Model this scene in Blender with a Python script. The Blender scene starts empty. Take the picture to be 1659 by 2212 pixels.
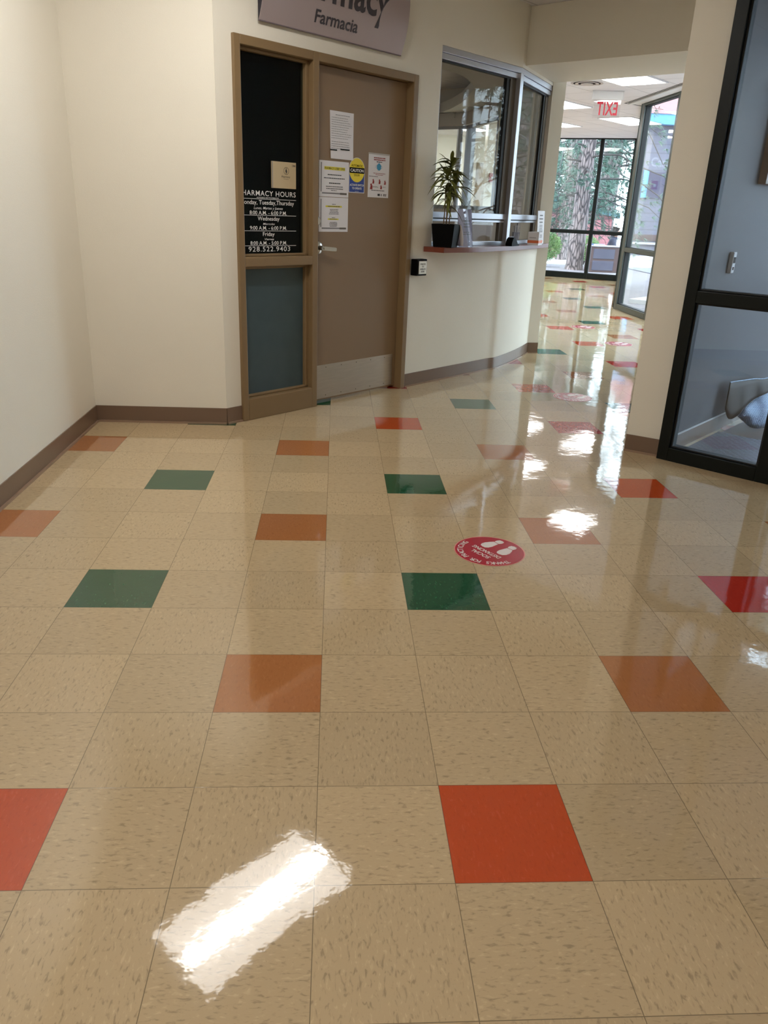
import bpy, bmesh, math, random
from mathutils import Matrix, Vector
C = bpy.context.scene.collection
RNG = random.Random(7)
T = 0.3048                                   # floor tile
H = 2.9                                      # ceiling height
PI = math.pi
R2 = math.sqrt(0.5)

# ------------------------------------------------------------------ camera, world, sun, exposure
def set_camera():
    pos = Vector((0.0257137220, -1.24829268, 1.35819804))
    p, y, r = -0.376370530, 0.0718582512, 0.0423968886
    f = Vector((math.sin(y)*math.cos(p), math.cos(y)*math.cos(p), math.sin(p)))
    rt = Vector((math.cos(y), -math.sin(y), 0)); up = rt.cross(f)
    R = rt*math.cos(r) + up*math.sin(r); U = up*math.cos(r) - rt*math.sin(r)
    cam = bpy.data.cameras.new('camera'); o = bpy.data.objects.new('camera', cam); C.objects.link(o)
    M = Matrix(((R.x, U.x, -f.x, pos.x), (R.y, U.y, -f.y, pos.y), (R.z, U.z, -f.z, pos.z), (0, 0, 0, 1)))
    o.matrix_world = M
    cam.sensor_width = 36; cam.lens = 1669.35117*36/2212; cam.clip_start = 0.02; cam.clip_end = 300
    bpy.context.scene.camera = o
set_camera()
sc = bpy.context.scene
sc.view_settings.view_transform = 'Standard'; sc.view_settings.look = 'None'
sc.view_settings.gamma = 1; sc.view_settings.use_curve_mapping = False
sc.view_settings.exposure = 0.30
W = bpy.data.worlds.new('sky'); sc.world = W; W.use_nodes = True
bg = W.node_tree.nodes['Background']; bg.inputs[0].default_value = (0.72, 0.86, 1.0, 1); bg.inputs[1].default_value = 8.0
sun = bpy.data.lights.new('sun', 'SUN'); sun.energy = 2.4; sun.angle = math.radians(3); sun.color = (1, .95, .86)
so = bpy.data.objects.new('sun', sun); C.objects.link(so)
so.rotation_euler = Vector((1.0, 0.62, -1.25)).to_track_quat('-Z', 'Y').to_euler()
LOBBY_L, CORE_L, HALL_L = 4.4, 40.0, 8.5   # troffer lens / lamp-basket / corridor lens radiance

# ------------------------------------------------------------------ materials
def lin(c):
    return tuple(((v/255)/12.92 if v/255 <= .04045 else ((v/255+.055)/1.055)**2.4) for v in c)
def nodes(name):
    m = bpy.data.materials.new(name); m.use_nodes = True
    nt = m.node_tree; b = nt.nodes['Principled BSDF']
    return m, nt, b
def N(nt, typ, **kw):
    n = nt.nodes.new(typ)
    for k, v in kw.items(): setattr(n, k, v)
    return n
def pm(name, rgb, rough=.5, metal=0., spec=.5, var=.06, scale=6., bump=0., bscale=120., stretch=(1, 1, 1), coat=0.):
    """procedural paint / plastic / metal: noise-varied colour and noise bump"""
    m, nt, b = nodes(name); L = nt.links.new
    c = lin(rgb)
    tc = N(nt, 'ShaderNodeTexCoord'); mp = N(nt, 'ShaderNodeMapping'); mp.inputs['Scale'].default_value = stretch
    L(tc.outputs['Object'], mp.inputs[0])
    no = N(nt, 'ShaderNodeTexNoise'); no.inputs['Scale'].default_value = scale; no.inputs['Detail'].default_value = 4
    L(mp.outputs[0], no.inputs['Vector'])
    mx = N(nt, 'ShaderNodeMix', data_type='RGBA')
    mx.inputs[6].default_value = (*[v*(1-var) for v in c], 1); mx.inputs[7].default_value = (*[min(1, v*(1+var)) for v in c], 1)
    L(no.outputs[0], mx.inputs[0]); L(mx.outputs[2], b.inputs['Base Color'])
    b.inputs['Roughness'].default_value = rough; b.inputs['Metallic'].default_value = metal
    b.inputs['Specular IOR Level'].default_value = spec; b.inputs['Coat Weight'].default_value = coat
    if bump:
        n2 = N(nt, 'ShaderNodeTexNoise'); n2.inputs['Scale'].default_value = bscale; n2.inputs['Detail'].default_value = 3
        L(mp.outputs[0], n2.inputs['Vector'])
        bp = N(nt, 'ShaderNodeBump'); bp.inputs['Strength'].default_value = bump; bp.inputs['Distance'].default_value = .004
        L(n2.outputs[0], bp.inputs['Height']); L(bp.outputs[0], b.inputs['Normal'])
    return m
def emit(name, rgb, s):
    m, nt, b = nodes(name)
    b.inputs['Base Color'].default_value = (.8, .8, .8, 1)
    b.inputs['Emission Color'].default_value = (*rgb, 1); b.inputs['Emission Strength'].default_value = s
    return m
def glass(name, tint=(.95, .98, .97), refl=.04, rough=0.):
    m, nt, b = nodes(name); L = nt.links.new
    out = nt.nodes['Material Output']; nt.nodes.remove(b)
    lw = N(nt, 'ShaderNodeLayerWeight'); lw.inputs[0].default_value = .5
    pw = N(nt, 'ShaderNodeMath', operation='POWER'); pw.inputs[1].default_value = 5
    ma = N(nt, 'ShaderNodeMath', operation='MULTIPLY_ADD'); ma.inputs[1].default_value = 1-refl; ma.inputs[2].default_value = refl
    tr = N(nt, 'ShaderNodeBsdfTransparent'); tr.inputs[0].default_value = (*tint, 1)
    gl = N(nt, 'ShaderNodeBsdfGlossy'); gl.inputs['Roughness'].default_value = rough
    mx = N(nt, 'ShaderNodeMixShader')
    L(lw.outputs['Facing'], pw.inputs[0]); L(pw.outputs[0], ma.inputs[0]); L(ma.outputs[0], mx.inputs[0])
    L(tr.outputs[0], mx.inputs[1]); L(gl.outputs[0], mx.inputs[2]); L(mx.outputs[0], out.inputs[0])
    return m
def tile_mat(name, rgb, fleck=.30, light=.38):
    """vinyl composition tile: directional flecks alternating tile by tile, thin joints, waxed gloss"""
    m, nt, b = nodes(name); L = nt.links.new
    c = lin(rgb)
    def mth(op, a, bb=None, cc=None):
        n = N(nt, 'ShaderNodeMath', operation=op)
        for k, v in enumerate((a, bb, cc)):
            if v is None: continue
            if isinstance(v, (int, float)): n.inputs[k].default_value = v
            else: L(v, n.inputs[k])
        return n.outputs[0]
    g = N(nt, 'ShaderNodeNewGeometry'); s = N(nt, 'ShaderNodeSeparateXYZ'); L(g.outputs['Position'], s.inputs[0])
    u = mth('DIVIDE', s.outputs[0], T); v = mth('DIVIDE', s.outputs[1], T)
    fu = mth('FLOOR', u); fv = mth('FLOOR', v)
    par = mth('FLOORED_MODULO', mth('ADD', fu, fv), 2.0)
    cmb = N(nt, 'ShaderNodeCombineXYZ'); L(fu, cmb.inputs[0]); L(fv, cmb.inputs[1])
    wn = N(nt, 'ShaderNodeTexWhiteNoise', noise_dimensions='2D'); L(cmb.outputs[0], wn.inputs['Vector'])
    A = N(nt, 'ShaderNodeVectorMath', operation='MULTIPLY'); A.inputs[1].default_value = (46, 135, 1); L(g.outputs['Position'], A.inputs[0])
    B = N(nt, 'ShaderNodeVectorMath', operation='MULTIPLY'); B.inputs[1].default_value = (135, 46, 1); L(g.outputs['Position'], B.inputs[0])
    mv = N(nt, 'ShaderNodeMix', data_type='VECTOR'); L(par, mv.inputs[0]); L(A.outputs[0], mv.inputs[4]); L(B.outputs[0], mv.inputs[5])
    n1 = N(nt, 'ShaderNodeTexNoise'); n1.inputs['Scale'].default_value = 1.0; n1.inputs['Detail'].default_value = 3; n1.inputs['Distortion'].default_value = .6
    L(mv.outputs[1], n1.inputs['Vector'])
    r1 = N(nt, 'ShaderNodeValToRGB'); e = r1.color_ramp.elements
    e[0].position = .31; e[1].position = .70
    e[0].color = (*[x*(1-fleck) for x in c], 1); e[1].color = (*[min(1, x*(1+light*.35)+.01) for x in c], 1)
    k = e.new(.43); k.color = (*c, 1); k = e.new(.60); k.color = (*c, 1)
    L(n1.outputs[0], r1.inputs[0])
    n2 = N(nt, 'ShaderNodeTexNoise'); n2.inputs['Scale'].default_value = 2.2; n2.inputs['Detail'].default_value = 4
    L(mv.outputs[1], n2.inputs['Vector'])
    r2 = N(nt, 'ShaderNodeValToRGB'); r2.color_ramp.elements[0].position = .27; r2.color_ramp.elements[1].position = .32
    L(n2.outputs[0], r2.inputs[0])
    dk = N(nt, 'ShaderNodeMix', data_type='RGBA'); dk.inputs[6].default_value = (*[x*.70 for x in c], 1)
    L(r2.outputs[0], dk.inputs[0]); L(r1.outputs[0], dk.inputs[7])
    hv = N(nt, 'ShaderNodeHueSaturation'); L(mth('MULTIPLY_ADD', wn.outputs['Value'], .13, .935), hv.inputs['Value']); L(dk.outputs[2], hv.inputs['Color'])
    def edge(q):
        f = mth('FRACT', q); return mth('MINIMUM', f, mth('SUBTRACT', 1.0, f))
    ed = mth('MINIMUM', edge(u), edge(v))
    js = mth('SUBTRACT', 1.0, mth('LESS_THAN', ed, .0030))
    jm = N(nt, 'ShaderNodeMix', data_type='RGBA'); jm.inputs[6].default_value = (*[x*.42 for x in c], 1)
    L(js, jm.inputs[0]); L(hv.outputs[0], jm.inputs[7]); L(jm.outputs[2], b.inputs['Base Color'])
    b.inputs['Roughness'].default_value = .045; b.inputs['Specular IOR Level'].default_value = 1.0
    w1 = N(nt, 'ShaderNodeTexNoise'); w1.inputs['Scale'].default_value = 5.5; w1.inputs['Detail'].default_value = 2
    w2 = N(nt, 'ShaderNodeTexNoise'); w2.inputs['Scale'].default_value = 42; w2.inputs['Detail'].default_value = 2
    L(g.outputs['Position'], w1.inputs['Vector']); L(g.outputs['Position'], w2.inputs['Vector'])
    # each tile lies at a hair's tilt of its own
    tilt = mth('MULTIPLY', mth('SUBTRACT', wn.outputs['Value'], .5), mth('ADD', mth('FRACT', u), mth('FRACT', v)))
    hgt = mth('ADD', mth('MULTIPLY', w1.outputs[0], .85), mth('ADD', mth('MULTIPLY', w2.outputs[0], .12), mth('MULTIPLY', tilt, .16)))
    bp = N(nt, 'ShaderNodeBump'); bp.inputs['Strength'].default_value = 1; bp.inputs['Distance'].default_value = .0011
    L(hgt, bp.inputs['Height']); L(bp.outputs[0], b.inputs['Normal'])
    return m
def siding_mat(name, rgb, pitch=.14):
    m, nt, b = nodes(name); L = nt.links.new; c = lin(rgb)
    g = N(nt, 'ShaderNodeNewGeometry'); s = N(nt, 'ShaderNodeSeparateXYZ'); L(g.outputs['Position'], s.inputs[0])
    d = N(nt, 'ShaderNodeMath', operation='DIVIDE'); d.inputs[1].default_value = pitch; L(s.outputs[2], d.inputs[0])
    f = N(nt, 'ShaderNodeMath', operation='FRACT'); L(d.outputs[0], f.inputs[0])
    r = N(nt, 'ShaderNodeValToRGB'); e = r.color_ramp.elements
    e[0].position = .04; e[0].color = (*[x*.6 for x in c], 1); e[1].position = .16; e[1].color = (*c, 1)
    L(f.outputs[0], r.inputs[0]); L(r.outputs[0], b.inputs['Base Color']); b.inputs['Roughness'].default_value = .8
    return m
def bark_mat():
    m, nt, b = nodes('pine_bark'); L = nt.links.new
    tc = N(nt, 'ShaderNodeTexCoord'); mp = N(nt, 'ShaderNodeMapping'); mp.inputs['Scale'].default_value = (14, 14, 3.2)
    L(tc.outputs['Object'], mp.inputs[0])
    v = N(nt, 'ShaderNodeTexVoronoi', feature='DISTANCE_TO_EDGE'); L(mp.outputs[0], v.inputs['Vector']); v.inputs['Scale'].default_value = 1
    r = N(nt, 'ShaderNodeValToRGB'); e = r.color_ramp.elements
    e[0].position = .02; e[0].color = (*lin((48, 42, 46)), 1); e[1].position = .2; e[1].color = (*lin((132, 118, 118)), 1)
    L(v.outputs['Distance'], r.inputs[0]); L(r.outputs[0], b.inputs['Base Color']); b.inputs['Roughness'].default_value = .9
    bp = N(nt, 'ShaderNodeBump'); bp.inputs['Strength'].default_value = .8; bp.inputs['Distance'].default_value = .02
    L(v.outputs['Distance'], bp.inputs['Height']); L(bp.outputs[0], b.inputs['Normal'])
    return m
def ceil_mat():
    m, nt, b = nodes('ceiling_tile'); L = nt.links.new
    c = lin((232, 229, 231))
    g = N(nt, 'ShaderNodeNewGeometry'); mp = N(nt, 'ShaderNodeMapping'); mp.inputs['Rotation'].default_value = (0, 0, PI/4)
    L(g.outputs['Position'], mp.inputs[0])
    br = N(nt, 'ShaderNodeTexBrick'); br.offset = 0; br.inputs['Scale'].default_value = 1
    br.inputs['Brick Width'].default_value = .61; br.inputs['Row Height'].default_value = .61; br.inputs['Mortar Size'].default_value = .009
    br.inputs['Color1'].default_value = (*c, 1); br.inputs['Color2'].default_value = (*[x*.97 for x in c], 1); br.inputs['Mortar'].default_value = (*[x*.72 for x in c], 1)
    L(mp.outputs[0], br.inputs['Vector'])
    n = N(nt, 'ShaderNodeTexNoise'); n.inputs['Scale'].default_value = 160; L(g.outputs['Position'], n.inputs['Vector'])
    bp = N(nt, 'ShaderNodeBump'); bp.inputs['Strength'].default_value = .15; bp.inputs['Distance'].default_value = .003
    L(n.outputs[0], bp.inputs['Height']); L(bp.outputs[0], b.inputs['Normal'])
    L(br.outputs[0], b.inputs['Base Color']); b.inputs['Roughness'].default_value = .9
    return m
def ribbed_mat(name, rgb, rough, metal, sx, sy):
    m, nt, b = nodes(name); L = nt.links.new; c = lin(rgb)
    tc = N(nt, 'ShaderNodeTexCoord'); mp = N(nt, 'ShaderNodeMapping'); mp.inputs['Scale'].default_value = (sx, sy, sy)
    L(tc.outputs['Object'], mp.inputs[0])
    v = N(nt, 'ShaderNodeTexVoronoi', feature='F1'); v.inputs['Scale'].default_value = 1; v.inputs['Randomness'].default_value = .15
    L(mp.outputs[0], v.inputs['Vector'])
    r = N(nt, 'ShaderNodeValToRGB'); e = r.color_ramp.elements
    e[0].position = .15; e[0].color = (*[min(1, x*1.25) for x in c], 1); e[1].position = .5; e[1].color = (*[x*.7 for x in c], 1)
    L(v.outputs[0], r.inputs[0]); L(r.outputs[0], b.inputs['Base Color'])
    bp = N(nt, 'ShaderNodeBump'); bp.invert = True; bp.inputs['Strength'].default_value = .9; bp.inputs['Distance'].default_value = .004
    L(v.outputs[0], bp.inputs['Height']); L(bp.outputs[0], b.inputs['Normal'])
    b.inputs['Roughness'].default_value = rough; b.inputs['Metallic'].default_value = metal
    return m

PAINT = (234, 228, 214)
M = dict(
    wall=pm('wall_paint', PAINT, .62, var=.025, scale=2.5, bump=.22, bscale=240),
    base=pm('rubber_base', (120, 97, 80), .32, var=.05, bump=.05, bscale=60),
    base_lip=pm('rubber_base_lip', (150, 124, 104), .22, var=.05),
    frame=pm('taupe_metal_paint', (133, 109, 77), .38, var=.03, bump=.05, bscale=200),
    door=pm('taupe_door_paint', (137, 112, 84), .5, var=.03, scale=3, bump=.06, bscale=180),
    steel=pm('brushed_steel', (186, 178, 170), .33, metal=.9, var=.12, scale=7, stretch=(1, 1, 14)),
    satin=pm('satin_nickel', (205, 203, 200), .24, metal=1., var=.04),
    alu=pm('clear_aluminium', (190, 192, 200), .34, metal=.75, var=.03),
    bronze=pm('grey_bronze', (92, 84, 74), .5, var=.05),
    black=pm('black_plastic', (7, 7, 8), .55, var=.1, spec=.08),
    seal=pm('black_gasket', (8, 8, 9), .6, var=.1),
    dgreen=pm('dark_green_aluminium', (7, 14, 12), .4, spec=.25, var=.08, scale=10),
    dgreen2=pm('grey_green_aluminium', (52, 62, 56), .35, var=.06, scale=10),
    vinyl=pm('white_vinyl_lettering', (238, 238, 236), .5, var=.01),
    ink=pm('dark_ink', (40, 38, 42), .6, var=.02),
    ink2=pm('grey_print', (130, 128, 132), .7, var=.02),
    ink3=pm('red_print', (150, 52, 52), .7, var=.02),
    paper=pm('white_paper', (228, 226, 230), .7, var=.02, scale=20, bump=.03, bscale=40),
    yellow=pm('yellow_sticker', (236, 214, 28), .45, var=.02),
    blue=pm('blue_sticker', (30, 62, 148), .45, var=.02),
    hilite=pm('yellow_marker', (226, 214, 60), .6, var=.02),
    mask=pm('blue_print', (58, 148, 190), .6, var=.02),
    sign=pm('satin_sign_face', (178, 164, 166), .36, metal=.35, var=.03),
    sign_ink=pm('charcoal_sign_lettering', (62, 56, 62), .5, var=.03),
    sign_cap=pm('dark_sign_end', (34, 30, 44), .4, var=.04),
    plaque=pm('champagne_plaque', (206, 186, 150), .38, metal=.25, var=.03),
    plaque_edge=pm('plaque_edge', (176, 166, 156), .35, metal=.4, var=.03),
    pane_dark=pm('dark_room_backing', (9, 10, 12), .4, var=.1),
    pane_grey=pm('grey_film_glass', (64, 82, 88), .35, var=.16, scale=9, bump=.02, bscale=40),
    wood=pm('cherry_laminate', (122, 62, 46), .28, var=.14, scale=5, stretch=(1, 1, 9)),
    glass=glass('clear_glass'),
    glass_t=glass('tinted_glass', (.60, .66, .68), .012),
    glass_i=glass('service_window_glass', (.93, .95, .95), .016),
    ceil=ceil_mat(),
    soffit=pm('soffit_paint', (222, 214, 206), .7, var=.02, bump=.1, bscale=200),
    grid=pm('white_metal_trim', (226, 224, 222), .4, var=.02),
    lens=emit('troffer_lens', (1, .975, .93), LOBBY_L), lamp_h=emit('hall_troffer_lamp', (1, .99, .97), 16.0), lamp=emit('troffer_lamp', (1, .975, .92), CORE_L),
    lens_h=emit('hall_troffer_lens', (1, .98, .96), HALL_L),
    red=pm('exit_red', (206, 22, 52), .4, var=.02),
    acrylic=glass('clear_acrylic', (.93, .93, .95), .05),
    decal=pm('red_floor_vinyl', (168, 24, 44), .22, var=.06, scale=40, bump=.08, bscale=500),
    decal_rim=pm('pink_floor_vinyl', (216, 130, 120), .3, var=.03),
    decal_ink=pm('pale_floor_vinyl', (224, 214, 208), .3, var=.03),
    leaf=pm('variegated_leaf', (112, 116, 54), .4, var=.55, scale=30, stretch=(1, 1, .4)),
    stem=pm('plant_stem', (112, 92, 66), .7, var=.15, scale=40), soil=pm('potting_soil', (46, 36, 30), .95, var=.3, scale=60, bump=.6, bscale=90),
    orange=pm('orange_print', (222, 112, 62), .5, var=.02),
    picwood=pm('oak_frame', (128, 82, 44), .4, var=.2, scale=9, stretch=(1, 6, 1)),
    picart=pm('pale_print', (150, 168, 176), .5, var=.3, scale=3),
    mat_back=pm('black_rubber_back', (58, 54, 50), .6, var=.1, scale=12),
    mat_top=ribbed_mat('ribbed_mat_top', (150, 176, 206), .4, .25, 110, 110),  # window light caught by the ribs is mixed into the pale blue
    tread=ribbed_mat('studded_entrance_mat', (118, 116, 128), .25, .35, 26, 60),
    vfloor=pm('brown_vestibule_floor', (96, 74, 58), .3, var=.1, scale=9),
    bark=bark_mat(), needle=pm('pine_needles', (52, 82, 70), .6, var=.45, scale=2.5),
    branch=pm('dead_branch', (62, 58, 58), .9, var=.2, scale=20),
    bush=pm('bush_leaves', (104, 138, 80), .6, var=.45, scale=7),
    siding=siding_mat('red_siding', (196, 128, 134)), siding2=siding_mat('grey_siding', (94, 94, 110), .3),
    roofm=pm('teal_metal_roof', (86, 122, 132), .4, var=.1, scale=3), redroof=pm('red_roof', (176, 122, 124), .7, var=.15, scale=8),
    outdoor=pm('red_door_paint', (190, 106, 108), .6, var=.03),
    gravel=pm('gravel', (112, 106, 112), .95, var=.35, scale=16, bump=.9, bscale=22),
    concrete=pm('pale_concrete', (186, 184, 184), .9, var=.08, scale=6, bump=.2, bscale=60),
    brick=pm('brown_box_panel', (74, 56, 58), .8, var=.16, scale=4), brick2=pm('grey_box_panel', (70, 70, 88), .8, var=.16, scale=4),
    coping=pm('pale_coping', (160, 156, 160), .6, var=.05), book=pm('blue_cover', (70, 92, 150), .5, var=.05),
    skin=pm('skin', (188, 140, 116), .5, var=.04), hair=pm('dark_hair', (34, 27, 26), .5, var=.2, scale=60, bump=.4, bscale=90),
    hoodie=pm('navy_cloth', (44, 46, 66), .9, var=.12, scale=20), jeans=pm('dark_denim', (50, 56, 76), .9, var=.12, scale=30), shoe=pm('dark_shoe', (30, 28, 30), .6, var=.1),
    alarm=pm('red_alarm', (156, 44, 44), .4, var=.03), white=pm('white_plastic', (228, 228, 226), .4, var=.02),
    asphalt=pm('asphalt', (104, 106, 120), .9, var=.1, scale=12, bump=.3, bscale=80),
    greywall=pm('grey_wall', (88, 89, 94), .6, var=.04, scale=2, bump=.2, bscale=200),
    glass_v=glass('smoked_screen_glass', (.88, .90, .93), .05),
    phwall=pm('white_wall_paint', (226, 226, 222), .7, var=.02, bump=.1, bscale=200),
    idoor=pm('tan_interior_door', (168, 148, 124), .5, var=.04),
    navy=pm('navy_panel', (30, 30, 66), .5, var=.05), skyblue=pm('blue_panel', (70, 140, 190), .5, var=.05),
    mark=pm('scuff_mark', (150, 138, 122), .7, var=.1), stain=pm('ceiling_stain', (196, 186, 180), .9, var=.06, scale=14),
)

# ------------------------------------------------------------------ geometry helpers
def frame(x, y, ang, z=0.):
    return Matrix.Translation((x, y, z)) @ Matrix.Rotation(ang, 4, 'Z')
class MB:
    def __init__(s): s.v = []; s.f = []; s.mi = []; s.X = Matrix.Identity(4)
    def add(s, vs, fs, mi=0):
        n = len(s.v); s.v += [tuple(s.X @ Vector(p)) for p in vs]
        s.f += [tuple(n+i for i in f) for f in fs]; s.mi += [mi]*len(fs); return s
    def box(s, x0, x1, y0, y1, z0, z1, mi=0):
        x0, x1 = sorted((x0, x1)); y0, y1 = sorted((y0, y1)); z0, z1 = sorted((z0, z1))
        return s.add([(x0,y0,z0),(x1,y0,z0),(x1,y1,z0),(x0,y1,z0),(x0,y0,z1),(x1,y0,z1),(x1,y1,z1),(x0,y1,z1)],
                     [(0,3,2,1),(4,5,6,7),(0,1,5,4),(1,2,6,5),(2,3,7,6),(3,0,4,7)], mi)
    def prism(s, pts, z0, z1, mi=0):
        a = sum(pts[i][0]*pts[(i+1) % len(pts)][1]-pts[(i+1) % len(pts)][0]*pts[i][1] for i in range(len(pts)))
        if a < 0: pts = pts[::-1]
        n = len(pts)
        return s.add([(p[0], p[1], z0) for p in pts]+[(p[0], p[1], z1) for p in pts],
                     [tuple(range(n))[::-1], tuple(range(n, 2*n))]+[(i, (i+1) % n, n+(i+1) % n, n+i) for i in range(n)], mi)
    def prism_xz(s, pts, y0, y1, mi=0):
        """outline in (x,z) extruded along y"""
        old = s.X; s.X = old @ Matrix(((1,0,0,0),(0,0,-1,0),(0,1,0,0),(0,0,0,1)))
        s.prism(pts, -y1, -y0, mi); s.X = old; return s
    def wall(s, path, th, z0, z1, mi=0):
        """strip of thickness th to the left of an open path"""
        n = len(path); nr = []
        for i in range(n):
            a = Vector(path[max(i-1, 0)]); b = Vector(path[min(i+1, n-1)]); d = (b-a).normalized(); nr.append(Vector((-d.y, d.x)))
        o = [tuple(Vector(path[i])+nr[i]*th) for i in range(n)]
        vs = []; 
        for i in range(n): vs += [(*path[i], z0), (*o[i], z0), (*o[i], z1), (*path[i], z1)]
        fs = [(0,1,2,3), tuple((n-1)*4+k for k in (3,2,1,0))]
        for i in range(n-1):
            a, b = i*4, i*4+4
            for k in range(4): fs.append((a+k, b+k, b+(k+1) % 4, a+(k+1) % 4))
        return s.add(vs, [f[::-1] for f in fs], mi)
    def tube(s, pts, r, n=8, mi=0):
        pts = [Vector(p) for p in pts]; k = len(pts); rs = r if isinstance(r, (list, tuple)) else [r]*k
        vs = []
        for i, p in enumerate(pts):
            d = (pts[min(i+1, k-1)]-pts[max(i-1, 0)]).normalized()
            a = d.cross(Vector((0, 0, 1)) if abs(d.z) < .95 else Vector((1, 0, 0))).normalized(); b = d.cross(a)
            vs += [tuple(p+(a*math.cos(t)+b*math.sin(t))*rs[i]) for t in [2*PI*j/n for j in range(n)]]
        fs = [tuple(range(n)), tuple((k-1)*n+j for j in range(n))[::-1]]
        for i in range(k-1):
            for j in range(n): fs.append((i*n+j, (i+1)*n+j, (i+1)*n+(j+1) % n, i*n+(j+1) % n))
        return s.add(vs, fs, mi)
    def lathe(s, prof, n=24, mi=0, c=(0, 0)):
        k = len(prof); vs = []
        for r, z in prof: vs += [(c[0]+r*math.cos(2*PI*j/n), c[1]+r*math.sin(2*PI*j/n), z) for j in range(n)]
        fs = [tuple(range(n))[::-1], tuple((k-1)*n+j for j in range(n))]
        for i in range(k-1):
            for j in range(n): fs.append((i*n+j, i*n+(j+1) % n, (i+1)*n+(j+1) % n, (i+1)*n+j))
        return s.add(vs, fs, mi)
    def text(s, st, x0, x1, z, cap, y, mi=0, shear=0., bold=0., track=1.):
        """flat lettering facing -y: left edge x0, right edge x1, baseline z, capital height cap"""
        vs, fs, bx = glyphs(st, shear, bold, track)
        sx = (x1-x0)/(bx[1]-bx[0]); sz = cap/CAP
        return s.add([(x0+(p[0]-bx[0])*sx, y, z+p[1]*sz) for p in vs], fs, mi)
    def build(s, name, mats, parent=None, smooth=False, bev=0., mw=None):
        me = bpy.data.meshes.new(name); me.from_pydata(s.v, [], s.f)
        for m in (mats if isinstance(mats, (list, tuple)) else [mats]): me.materials.append(m)
        me.polygons.foreach_set('material_index', s.mi)
        bm = bmesh.new(); bm.from_mesh(me); bmesh.ops.recalc_face_normals(bm, faces=bm.faces) if len(bm.faces) < 4000 else None
        bm.to_mesh(me); bm.free()
        if smooth:
            me.polygons.foreach_set('use_smooth', [True]*len(me.polygons)); me.set_sharp_from_angle(angle=math.radians(38))
        me.update()
        o = bpy.data.objects.new(name, me); C.objects.link(o)
        if parent: o.parent = parent
        if mw: o.matrix_world = mw
        if bev:
            b = o.modifiers.new('bevel', 'BEVEL'); b.width = bev; b.segments = 2; b.limit_method = 'ANGLE'; b.angle_limit = math.radians(50)
        return o
_gc = {}
def glyphs(st, shear=0., bold=0., track=1.):
    key = (st, shear, bold, track)
    if key in _gc: return _gc[key]
    cu = bpy.data.curves.new('t', 'FONT'); cu.body = st; cu.size = 1; cu.shear = shear; cu.offset = bold; cu.resolution_u = 3
    cu.space_character = track; cu.fill_mode = 'FRONT'
    o = bpy.data.objects.new('t', cu); C.objects.link(o)
    me = bpy.data.meshes.new_from_object(o.evaluated_get(bpy.context.evaluated_depsgraph_get()))
    vs = [tuple(v.co) for v in me.vertices]; fs = [tuple(p.vertices) for p in me.polygons]
    bpy.data.objects.remove(o); bpy.data.meshes.remove(me); bpy.data.curves.remove(cu)
    bx = (min(v[0] for v in vs), max(v[0] for v in vs), min(v[1] for v in vs), max(v[1] for v in vs))
    _gc[key] = (vs, fs, bx); return _gc[key]
CAP = glyphs('H')[2][3]
def tag(o, label, cat, group=None):
    o['label'] = label; o['category'] = cat
    if group: o['group'] = group
    return o
def thing(name, label, cat, mw, group=None):
    o = bpy.data.objects.new(name, None); C.objects.link(o); o.matrix_world = mw; o.empty_display_size = .1
    return tag(o, label, cat, group)
def struct(o, label=None, cat=None):
    o['kind'] = 'structure'
    if label: o['label'] = label
    if cat: o['category'] = cat
    return o
def sroot(name, mw, label, cat):
    return struct(thing(name, label, cat, mw))
def dup(root, mw, label, group=None):
    r = root.copy(); C.objects.link(r); r.matrix_world = mw; r['label'] = label
    if group: r['group'] = group
    for ch in list(root.children):
        c = ch.copy(); C.objects.link(c); c.parent = r
        for g in list(ch.children):
            d = g.copy(); C.objects.link(d); d.parent = c
    return r
def spline(P, n=6):
    out = []
    for i in range(len(P)-1):
        p0, p1, p2, p3 = [Vector(P[max(0, min(len(P)-1, i+k))]) for k in (-1, 0, 1, 2)]
        for j in range(n):
            t = j/n
            out.append(tuple(.5*((2*p1)+(p2-p0)*t+(2*p0-5*p1+4*p2-p3)*t*t+(3*p1-p0-3*p2+p3)*t**3)))
    out.append(tuple(P[-1])); return out

# ------------------------------------------------------------------ floor (tile mosaic) and ceiling
XL, YB, YN = -1.493, 3.691, -4.0
POLY = [(-6, YN), (3.82, YN), (3.82, 1.377), (5.52, 3.07), (3.74, 4.87), (4.45, 5.75), (4.45, 11.154), (6.40, 16.47), (4.9, 17.27), (3.9, 17.8), (-6, 17.8)]
def clip(poly, a, b):
    """keep the left of a->b"""
    out = []; ax, ay = a; bx, by = b
    sd = lambda p: (bx-ax)*(p[1]-ay)-(by-ay)*(p[0]-ax)
    for i in range(len(poly)):
        p, q = poly[i], poly[(i+1) % len(poly)]; sp, sq = sd(p), sd(q)
        if sp >= 0: out.append(p)
        if (sp > 0 > sq) or (sp < 0 < sq):
            t = sp/(sp-sq); out.append((p[0]+(q[0]-p[0])*t, p[1]+(q[1]-p[1])*t))
    return out
PIECES = [   # convex pieces of POLY (counter-clockwise)
    [(-6, YN), (3.82, YN), (3.82, 1.377), (-6, 1.377)],
    [(-6, 1.377), (3.82, 1.377), (5.52, 3.07), (3.74, 4.87), (-6, 4.87)],
    [(-6, 4.87), (3.74, 4.87), (4.45, 5.75), (4.45, 11.154), (-6, 11.154)],
    [(-6, 11.154), (4.45, 11.154), (6.40, 16.47), (4.9, 17.27), (3.9, 17.8), (-6, 17.8)]]
COL = {}
for j in range(-14, 62, 2):
    for i in range(-21, 24):
        if j % 4 == 0 and i % 4 == 1: COL[(i, j)] = RNG.choice((1, 2, 3))
        if j % 4 == 2 and i % 4 == 3: COL[(i, j)] = 4
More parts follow.
